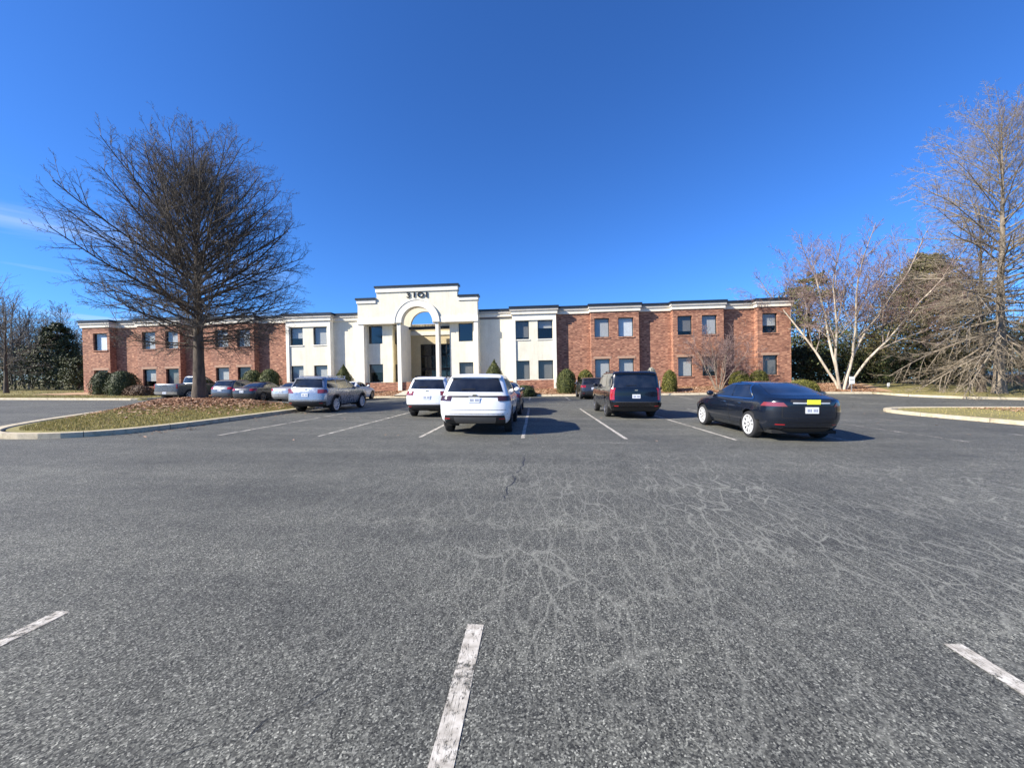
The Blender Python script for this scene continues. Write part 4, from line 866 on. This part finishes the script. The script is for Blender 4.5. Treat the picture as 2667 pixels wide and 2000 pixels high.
def branch_rec(S, T, p, d, L, r, lev, maxlev, rs, P):
    k = P['seg'][lev]; pts, rad = chain(p, d, L, r, r * P['taper'], k, P['wob'], P['trop'][lev], rs)
    add_chain(S if r > P['rt'] else T, pts, rad)
    if lev >= maxlev: return
    n = max(2, int(P['num'][lev] * (0.6 + 0.4 * L / P['Lref'][lev]))); 
    for i in range(n):
        t = P['t0'] + (1 - P['t0']) * (i + rs.uniform(0, 1)) / n; j = min(k - 1, int(t * k)); f = t * k - j; q = pts[j] + (pts[j + 1] - pts[j]) * f; dd = pts[j + 1] - pts[j]
        l = L * P['ratio'][lev] * (1.05 - 0.62 * t) * rs.uniform(.65, 1.25); rr = max(P['rmin'], min(rad[j] * .62, r * P['rr']))
        branch_rec(S, T, q, sidev(dd, rs, R(rs.uniform(*P['ang']))), l, rr, lev + 1, maxlev, rs, P)
def oak(name, label, loc, H, seed, prof, droop, barkm, twigm, trunk_r, z0, nlimb, P, lean=(0, 0), group=None):
    rs = np.random.default_rng(seed); root = empty(name, loc); tag(root, label, 'tree', group)
    k = 16; tr = []; x = y = 0.0
    for i in range(k + 1):
        t = i / k; tr.append(np.array([x, y, t * H * .93])); x += rs.normal(0, .03 * H / 17) + lean[0] / k; y += rs.normal(0, .03 * H / 17) + lean[1] / k
    rad = [trunk_r * (1.35 if i == 0 else 1.0) * (1 - .93 * (i / k) ** .85) + .012 for i in range(k + 1)]; rad[1] = trunk_r * .98
    S, T = [], []
    for i in range(nlimb):
        t = z0 / H + (0.93 - z0 / H) * ((i + rs.uniform(0, .9)) / nlimb) ** 1.0; zf = t / .93; j = min(k - 1, int(zf * k)); f = zf * k - j; p = tr[j] + (tr[min(k, j + 1)] - tr[j]) * f
        az = i * 2.399963 + rs.normal(0, .25); rel = (t - z0 / H) / (0.93 - z0 / H)
        el = R(np.interp(rel, [0, .12, .3, .55, .8, 1], droop)) + rs.normal(0, .07)
        L = prof(rel, az) * rs.uniform(.80, 1.08); d = np.array([math.cos(az) * math.cos(el), math.sin(az) * math.cos(el), math.sin(el)])
        r = max(.016, min(rad[j] * .40, .0088 * L + .007)); branch_rec(S, T, p, d, L, r, 0, P['lev'], rs, P)
    branch_rec(S, T, tr[-1], np.array([0, 0, 1.0]), H * .09, rad[-1], 1, P['lev'], rs, P)
    V = []; F = []; ns = 14
    for i, (p, r) in enumerate(zip(tr, rad)):
        for a in range(ns): ph = 2 * math.pi * a / ns; rr = r * (1 + .07 * math.sin(3 * ph + i) + (.22 * max(0, math.sin(2.5 * ph)) if i == 0 else 0)); V.append((p[0] + rr * math.cos(ph), p[1] + rr * math.sin(ph), p[2] - (.35 if i == 0 else 0)))
    for i in range(k):
        for a in range(ns): b = (a + 1) % ns; F.append((i * ns + a, i * ns + b, (i + 1) * ns + b, (i + 1) * ns + a))
    if len(S) < 60: T += S; S = []
    np_mesh('trunk', V, F, barkm, root, True); lim = frusta('limbs', S, barkm, root, 6)
    if lim: lim['kind'] = 'stuff'
    frusta('crown', T, twigm, root, 3)
    return root
POAK = dict(seg=[10, 5, 3, 1], num=[21, 11, 7], ratio=[.42, .42, .46], Lref=[7, 2.6, 1.1], taper=.28, wob=.045, trop=[(0, 0, .22), (0, 0, .10), (0, 0, .12), (0, 0, .1)], rt=.014, rmin=.0058, rr=.40, t0=.12, ang=(28, 52), lev=3)
def lprof(rel, az):
    base = np.interp(rel, [0, .06, .18, .38, .62, .85, 1], [4.6, 5.6, 6.9, 7.4, 6.6, 4.9, 2.7]); return base * .80 * (1 - .07 * math.cos(az - math.pi))
uO, vO = -17.65, 19.4
oak('oak_tree', 'large bare oak tree on the grass island in front of the brick wing', (uO, vO, float(hzI(np.array(uO), np.array(vO)))), 11.8, 11, lprof, [-2, 11, 24, 40, 55, 67], 'bark_oak', 'twig_oak', .29, 2.6, 122, POAK, (-.2, 0))
P2 = dict(POAK); P2.update(seg=[9, 4, 2, 1], trop=[(0, 0, -.05), (0, 0, -.10), (0, 0, -.06), (0, 0, 0)], num=[18, 9, 6], rmin=.007, rt=.018)
def lprof2(rel, az): return np.interp(rel, [0, .08, .2, .4, .65, .85, 1], [6.5, 8.4, 8.3, 7.6, 6.6, 5.2, 3.2])
oak('oak_tree', 'tall pale bare tree at the right edge with low drooping branches', (33.4, 30.0, float(hzB(np.array(33.4), np.array(30.0)))), 20.0, 5, lprof2, [-34, -18, 10, 34, 52, 64], 'bark_tan', 'twig_tan', .30, 3.0, 96, P2)
P3W = dict(POAK); P3W.update(num=[12, 8, 4], rmin=.018, rt=.03, seg=[6, 3, 2, 1])
P3 = dict(POAK); P3.update(num=[10, 7, 4], rmin=.011, rt=.02, seg=[6, 3, 2, 1])
def lp3(s): return lambda rel, az: s * np.interp(rel, [0, .1, .3, .6, 1], [3.2, 4.2, 4.4, 3.6, 1.8])
oak('bare_tree', 'dark trunked bare tree close behind the tall pale tree at the right edge', (33.9, 31.6, float(hzB(np.array(33.9), np.array(31.6)))), 14, 17, lp3(1.2), [0, 10, 25, 40, 55, 65], 'bark_oak', 'twig_oak', .22, 3.5, 40, P3)
# pale multi-stemmed tree by the building's right end
def multistem(name, label, loc, stems, seed, P, barkm, twigm, r0, limbm=None):
    rs = np.random.default_rng(seed); root = empty(name, loc); tag(root, label, 'tree'); S, T, K = [], [], []
    for az, tilt, L in stems:
        d = np.array([math.cos(az) * math.sin(tilt), math.sin(az) * math.sin(tilt), math.cos(tilt)]); b = np.array([math.cos(az) * r0, math.sin(az) * r0, -.25])
        pts, rad = chain(b, d, L, r0, r0 * .45, 9, .055, (0, 0, -.02), rs); add_chain(K, pts, rad)
        n = P['n0']
        for i in range(n):
            t = .38 + .62 * (i + rs.uniform(0, 1)) / n; j = min(8, int(t * 9)); q = pts[j] + (pts[j + 1] - pts[j]) * (t * 9 - j)
            branch_rec(S, T, q, sidev(pts[j + 1] - pts[j], rs, R(rs.uniform(22, 52))), L * .62 * (1.2 - .5 * t) * rs.uniform(.7, 1.2), rad[j] * .50, 0, P['lev'], rs, P)
        branch_rec(S, T, pts[-1], pts[-1] - pts[-2], L * .42, rad[-1], 0, P['lev'], rs, P)
    if len(S) < 400: T += S; S = []
    frusta('trunk', K, barkm, root, 10); lim = frusta('limbs', S, limbm or barkm, root, 6)
    if lim: lim['kind'] = 'stuff'
    frusta('crown', T, twigm, root, 3); return root
P4 = dict(seg=[7, 4, 3, 2], num=[13, 10, 7], ratio=[.45, .45, .48], Lref=[4, 2, 1], taper=.3, wob=.085, trop=[(0, 0, .25), (0, 0, .15), (0, 0, .1), (0, 0, .1)], rt=.022, rmin=.008, rr=.5, t0=.2, ang=(25, 58), lev=3, n0=9)
multistem('multistem_tree', 'bare tree with several pale spreading stems past the right end of the building', (25.6, 34.0, tzf(25.6, 34.0)), [(2.9, .38, 8.6), (1.9, .16, 9.8), (.4, .32, 10.2), (-.2, .46, 9.4), (-1.2, .22, 9.4), (3.6, .28, 8.8)], 23, P4, 'bark_pale', 'twig_red', .112, 'bark_mid')
P5 = dict(P4); P5.update(num=[11, 8, 5], rmin=.009, rt=.012, n0=8)
multistem('crape_myrtle', 'small bare reddish tree with many thin stems against the brick wall', (15.6, 34.0, tzf(15.6, 34.0)), [(a, t, l) for a, t, l in ((0, .40, 3.8), (.9, .22, 4.2), (1.9, .32, 3.6), (2.8, .48, 4.0), (3.6, .18, 4.3), (4.6, .3, 3.5), (5.5, .46, 3.8), (2.4, .30, 3.9))], 31, P5, 'bark_tan', 'twig_red', .035)
# bare woods on the left
for (u, v, H, s, sd, lb) in ((-52.5, 35.5, 8.5, .85, 41, 'small bare tree with dark trunk nearest the left edge'), (-84, 64, 14, 1.25, 42, 'grey bare tree rising highest behind the lawn at far left'), (-70, 66, 12.5, 1.2, 43, 'grey bare tree behind the dark evergreen at left'), (-94, 60, 13, 1.2, 44, 'grey bare tree at the left edge behind the lawn'), (-62, 70, 13.0, 1.1, 45, 'grey bare tree just left of the brick building, behind the evergreen'), (-76, 56, 11, 1.0, 46, 'shorter grey bare tree in front of the woods at left')):
    oak('bare_tree', lb, (u, v, tzf(u, v)), H, sd, lp3(s), [-5, 8, 25, 42, 58, 68], 'bark_oak' if sd == 41 else 'bark_tan', 'twig_grey', .17, 1.6 if sd != 41 else 1.9, 40, P3W if sd != 41 else P3, (0, 0), 'bare trees left of the building')

def leaf_cloud(name, C, Nrm, smin, smax, mat, parent, aspect=.55, rs=rng, jitter=.8):
    n = len(C); a = rs.normal(0, 1, (n, 3)); nn = Nrm + a * jitter; nn /= np.linalg.norm(nn, axis=1, keepdims=True) + 1e-9
    r = rs.normal(0, 1, (n, 3)); e1 = np.cross(nn, r); e1 /= np.linalg.norm(e1, axis=1, keepdims=True) + 1e-9; e2 = np.cross(nn, e1); s = rs.uniform(smin, smax, n)[:, None]
    V = np.stack([C - e1 * s, C - e2 * s * aspect, C + e1 * s, C + e2 * s * aspect], 1).reshape(-1, 3)
    return np_mesh(name, V, np.arange(4 * n).reshape(-1, 4), mat, parent)
def shrub(name, label, loc, w, h, shape, mat, n=5200, seed=1, core='leaf_dark', leaf=(.03, .062), depth=None, group='clipped shrubs along the building'):
    rs = np.random.default_rng(seed); root = empty(name, loc); tag(root, label, 'shrub', group); dp = depth or w
    def rad(t):
        if shape == 'dome': return np.where(t < .35, .93 + .2 * t, np.sqrt(np.clip(1 - ((t - .35) / .65) ** 2.3, 0, 1)))
        if shape == 'cone': return np.where(t < .25, .88 + .48 * t, np.clip(1 - ((t - .25) / .75) ** 1.55, 0, 1))
        return np.sqrt(np.clip(1 - (t * 1.0) ** 2.6, 0, 1)) * np.where(t < .2, .92 + .4 * t, 1)
    th = rs.uniform(0, 2 * np.pi, n); t = rs.uniform(0, 1, n) ** .85; bump = 1 + .08 * np.sin(3 * th + seed) * np.sin(5 * t + seed) + .05 * np.sin(7 * th + 2 * seed) * np.cos(9 * t) + .04 * np.sin(11 * t + 4 * th) ; k = (rs.uniform(.86, 1.06, n) + .10 * rs.uniform(0, 1, n) ** 4) * bump
    x = np.cos(th) * rad(t) * w / 2 * k; y = np.sin(th) * rad(t) * dp / 2 * k; z = t * h * (.97 + .05 * rs.normal(0, .5, n)); C = np.stack([x, y, z], 1); Nn = np.stack([np.cos(th), np.sin(th), t * .9], 1)
    leaf_cloud('foliage', C, Nn, leaf[0], leaf[1], mat, root, .6, rs)
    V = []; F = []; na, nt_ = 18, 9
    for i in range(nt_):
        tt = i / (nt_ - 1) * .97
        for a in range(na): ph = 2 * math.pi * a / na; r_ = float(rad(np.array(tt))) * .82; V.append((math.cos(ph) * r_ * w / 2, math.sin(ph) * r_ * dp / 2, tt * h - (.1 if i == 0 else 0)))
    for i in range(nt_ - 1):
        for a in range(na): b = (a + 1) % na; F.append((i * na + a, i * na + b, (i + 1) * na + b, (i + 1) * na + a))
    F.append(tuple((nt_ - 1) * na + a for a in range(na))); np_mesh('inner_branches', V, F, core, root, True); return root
def px(x, v): t = (x - 1333.5) / 1010; return v * (t - math.tan(.0595)) / (1 + t * math.tan(.0595))
def sh(x0, x1, v, h, *a, **k):
    u = px((x0 + x1) / 2, v); wd = px(x1, v) - px(x0, v); return shrub(a[0], a[1], (u, v, tzf(u, v)), wd, h, *a[2:], **k)
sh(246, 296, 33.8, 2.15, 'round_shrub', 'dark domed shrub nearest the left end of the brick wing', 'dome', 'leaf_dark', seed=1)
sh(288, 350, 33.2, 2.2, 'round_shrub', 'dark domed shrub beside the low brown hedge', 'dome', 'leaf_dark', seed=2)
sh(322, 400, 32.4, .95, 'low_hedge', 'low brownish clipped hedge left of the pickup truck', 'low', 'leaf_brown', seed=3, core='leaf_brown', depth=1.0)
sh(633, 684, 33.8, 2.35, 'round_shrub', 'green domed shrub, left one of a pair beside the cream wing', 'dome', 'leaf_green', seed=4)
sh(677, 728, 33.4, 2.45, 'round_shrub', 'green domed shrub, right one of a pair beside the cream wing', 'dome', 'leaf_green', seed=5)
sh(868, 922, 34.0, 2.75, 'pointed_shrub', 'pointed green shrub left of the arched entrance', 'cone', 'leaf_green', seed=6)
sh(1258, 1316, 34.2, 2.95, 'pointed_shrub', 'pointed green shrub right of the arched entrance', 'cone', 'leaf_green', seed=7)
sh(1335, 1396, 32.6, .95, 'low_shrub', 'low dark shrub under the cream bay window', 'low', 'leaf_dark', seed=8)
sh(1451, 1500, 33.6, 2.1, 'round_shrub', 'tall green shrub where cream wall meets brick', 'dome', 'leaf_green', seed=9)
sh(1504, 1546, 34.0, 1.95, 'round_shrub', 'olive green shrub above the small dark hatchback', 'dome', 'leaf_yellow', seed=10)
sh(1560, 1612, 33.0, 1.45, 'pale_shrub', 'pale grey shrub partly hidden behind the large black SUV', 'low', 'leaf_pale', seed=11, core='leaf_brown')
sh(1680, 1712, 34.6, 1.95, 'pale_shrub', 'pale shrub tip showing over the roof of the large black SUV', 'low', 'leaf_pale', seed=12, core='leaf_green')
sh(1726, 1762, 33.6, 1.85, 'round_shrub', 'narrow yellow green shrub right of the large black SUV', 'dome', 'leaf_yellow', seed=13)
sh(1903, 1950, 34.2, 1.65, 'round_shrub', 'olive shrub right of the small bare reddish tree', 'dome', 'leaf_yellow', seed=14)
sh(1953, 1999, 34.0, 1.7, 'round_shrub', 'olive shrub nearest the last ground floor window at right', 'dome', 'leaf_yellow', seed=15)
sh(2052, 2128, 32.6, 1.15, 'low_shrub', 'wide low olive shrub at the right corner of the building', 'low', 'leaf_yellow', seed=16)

def evergreen(name, label, loc, H, w, shape, mat, n, seed, leaf, group=None, z0=.04):
    rs = np.random.default_rng(seed); root = empty(name, loc); tag(root, label, 'tree', group)
    V = []; F = []; ns = 8; r = H * .016 + .06
    for i, (z, rr) in enumerate(((-.3, r * 1.3), (H * .3, r * .8), (H * .65, r * .45), (H * .93, r * .12))):
        for a in range(ns): V.append((rr * math.cos(a * 2 * math.pi / ns), rr * math.sin(a * 2 * math.pi / ns), z))
    for i in range(3):
        for a in range(ns): F.append((i * ns + a, i * ns + (a + 1) % ns, (i + 1) * ns + (a + 1) % ns, (i + 1) * ns + a))
    np_mesh('trunk', V, F, 'bark_oak', root, True)
    nb = max(70, n // 190); segs = []; C = []; Nn = []
    for b in range(nb):
        t = z0 + (.97 - z0) * (b + rs.uniform(0, 1)) / nb; az = b * 2.4 + rs.normal(0, .3)
        if shape == 'cone': rad = w / 2 * ((1 - t) ** .85 * 1.05 + .05)
        else: rad = w / 2 * (np.sqrt(max(0.0, 1 - (2 * (t - .42)) ** 2 * (.95 if t > .42 else .55))) + .05)
        rad *= rs.uniform(.72, 1.12); z = t * H; el = R(rs.uniform(-12, 28)) if shape == 'cone' else R(rs.uniform(-20, 40)); d = np.array([math.cos(az) * math.cos(el), math.sin(az) * math.cos(el), math.sin(el)]); p = np.array([0, 0, z])
        segs.append((*p, *(p + d * rad), .03 + .01 * rad, .01)); m_ = n // nb; f = rs.uniform(.25, 1.0, m_) ** .6; sp = (.10 + .16 * f) * rad * .9
        q = p + d * (rad * f)[:, None] + rs.normal(0, 1, (m_, 3)) * sp[:, None] * np.array([.8, .8, .55]); C.append(q); Nn.append(np.tile(d + np.array([0, 0, .6]), (m_, 1)))
    frusta('limbs', segs, 'bark_oak', root, 5); C = np.vstack(C); k = C[:, 2] > .05; leaf_cloud('crown', C[k], np.vstack(Nn)[k], leaf[0], leaf[1], mat, root, .5, rs, .9); return root
def ev(x, v, *a, **k): u = px(x, v); return evergreen(a[0], a[1], (u, v, tzf(u, v)), *a[2:], **k)
ev(150, 47, 'evergreen_tree', 'dark broad evergreen tree left of the brick building', 8.8, 9.0, 'cone', 'leaf_dark', 21000, 61, (.07, .15))
ev(205, 44, 'evergreen_tree', 'dark low evergreen touching the left end of the building', 4.2, 3.6, 'round', 'leaf_dark', 6000, 62, (.06, .13))
ev(30, 75, 'evergreen_tree', 'dark evergreen far back at the left edge', 8.0, 8.0, 'round', 'leaf_dark', 9000, 63, (.09, .2))
ev(2105, 45, 'evergreen_tree', 'dark evergreen tree behind the right corner of the building', 12.6, 7.2, 'round', 'leaf_green', 17000, 64, (.08, .16))
ev(2410, 41, 'cedar_tree', 'pointed olive cedar behind the tall pale bare tree', 13.0, 14.5, 'cone', 'leaf_cedar', 52000, 65, (.06, .14))
ev(2090, 39.5, 'evergreen_shrub', 'dark evergreen bush at the foot of the building corner', 3.4, 4.0, 'round', 'leaf_dark', 6000, 66, (.06, .13))
ev(2165, 41, 'evergreen_shrub', 'dark evergreen bush behind the pale stems', 3.8, 4.6, 'round', 'leaf_dark', 6500, 67, (.06, .13))
ev(2255, 42, 'evergreen_shrub', 'dark evergreen bush right of the pale stems, behind the white sign', 3.2, 4.6, 'round', 'leaf_dark', 6500, 68, (.06, .13))
ev(2262, 46, 'brown_leaved_tree', 'brown leaved bush tree right of the pale stems', 6.0, 3.8, 'round', 'leaf_brown', 5000, 69, (.05, .11))
ev(2350, 38, 'evergreen_shrub', 'low dark evergreen bush under the cedar', 2.6, 4.2, 'round', 'leaf_dark', 5000, 70, (.06, .12))
ev(2470, 37, 'evergreen_shrub', 'low olive evergreen bush under the drooping branches', 2.8, 4.8, 'round', 'leaf_cedar', 5000, 71, (.06, .12))
ev(2560, 52, 'evergreen_tree', 'dark evergreen tree behind the trunks at the right edge', 8.0, 6.0, 'round', 'leaf_dark', 7000, 72, (.08, .16))
ev(2680, 56, 'evergreen_tree', 'dark evergreen tree half out of frame at the right edge', 9.0, 7.0, 'cone', 'leaf_dark', 7000, 73, (.08, .16))
for x, v, H, s, sd, lb in ((2330, 66, 15, 1.2, 81, 'hazy bare tree behind the cedar'), (2560, 70, 17, 1.3, 82, 'hazy bare tree behind the trunks at right'), (2230, 62, 12, 1.1, 83, 'bare tree far behind the pale stemmed tree')):
    u = px(x, v); oak('bare_tree', lb, (u, v, tzf(u, v)), H, sd, lp3(s), [-5, 8, 25, 42, 58, 68], 'bark_tan', 'twig_grey', .17, 1.8, 34, P3, (0, 0), 'bare trees right of the building')

def woods(name, label, arc, n, hh, seed):
    rs = np.random.default_rng(seed); segs = []
    for k in range(n):
        a = R(rs.uniform(*arc)); d = rs.uniform(80, 125); u, v = d * math.sin(a), d * math.cos(a); H = rs.uniform(*hh) * (1 + .25 * math.sin(a * 23)); b = np.array([u, v, tzf(u, v) - .3])
        pts, rad = chain(b, np.array([rs.normal(0, .06), rs.normal(0, .06), 1.0]), H * .8, .12, .03, 4, .05, (0, 0, 0), rs); add_chain(segs, pts, rad)
        for j in range(26):
            t = rs.uniform(.2, 1); i = min(3, int(t * 4)); q = pts[i] + (pts[i + 1] - pts[i]) * (t * 4 - i); l = H * rs.uniform(.12, .34) * (1.15 - .6 * t); p2, r2 = chain(q, sidev(np.array([0, 0, 1.0]), rs, R(rs.uniform(20, 65))), l, .035, .012, 2, .12, (0, 0, .3), rs); add_chain(segs, p2, r2)
            for _ in range(3): e = p2[1] + (p2[2] - p2[1]) * rs.uniform(0, 1); segs.append((*e, *(e + sidev(p2[2] - p2[1], rs, .6) * l * .45), .016, .008))
    o = frusta(name, segs, 'twig_grey', None, 3); tag(o, label, 'woods', None, 'stuff')
woods('woods', 'grey bare woods closing the view at far left', (-72, -40), 260, (11, 15), 5)
woods('woods', 'grey bare woods closing the view at far right', (32, 62), 150, (8, 11), 6)

U = np.concatenate([rng.uniform(-14, 18, 160), rng.normal(-11.2, .35, 140), rng.normal(16.6, .4, 90), rng.uniform(-28, 24, 160)]); W = np.concatenate([rng.uniform(9.5, 26, 160), rng.uniform(10, 21, 140), rng.uniform(9, 20, 90), rng.normal(KV - .35, .25, 160)])
U, W = np.clip(U, -30, 26), np.minimum(W, KV - .1); m = ~inside(PI_, U, W) & ~inside(PR_, U, W); U, W = U[m], W[m]
o = flakes('fallen_leaves', U, W, road(U, W) + .018, .015, .042, 'mulch_chip', None, .35, .5); tag(o, 'small dry brown leaves blown across the asphalt and along the kerbs', 'leaves', None, 'stuff')

# ------------------------------------------------------------------ small things
def post_sign(name, label, x, v, hp, sw, shh, cat='sign'):
    u = px(x, v); root = empty(name, (u, v, tzf(u, v))); tag(root, label, cat)
    MB().box(-.03, .03, -.02, .02, -.1, hp).build('post', 'galvanised', root)
    if sw: MB().box(-sw / 2, sw / 2, -.045, -.022, hp - shh, hp + .02).build('sign_board', 'white_paint', root); MB().box(-sw / 2 + .05, sw / 2 - .05, -.049, -.0455, hp - shh * .48, hp - shh * .40).build('mark', 'rim_grey', root)
    return root
post_sign('parking_sign', 'small white sign on a grey post beside the pale stems', 2218, 32.6, 1.35, .40, .55)
post_sign('marker_post', 'thin pale post between the shrubs left of the small dark hatchback', 1502, 32.0, 1.35, 0, 0, 'post')
post_sign('marker_post', 'thin pale post left of the narrow yellow green shrub', 1718, 32.0, 1.2, 0, 0, 'post')
post_sign('marker_sign', 'tiny white marker on a short stake near the cedar', 2313, 34.5, .42, .2, .25)
root = empty('garden_wall', (57, 44, tzf(57, 44))); tag(root, 'low brick wall with pale coping beyond the right hand trees', 'wall')
MB().box(-14, 16, -.15, .15, -.6, .85).build('brickwork', 'brick', root); MB().box(-14.1, 16.1, -.22, .22, .85, 1.2).build('coping', 'white_trim', root)
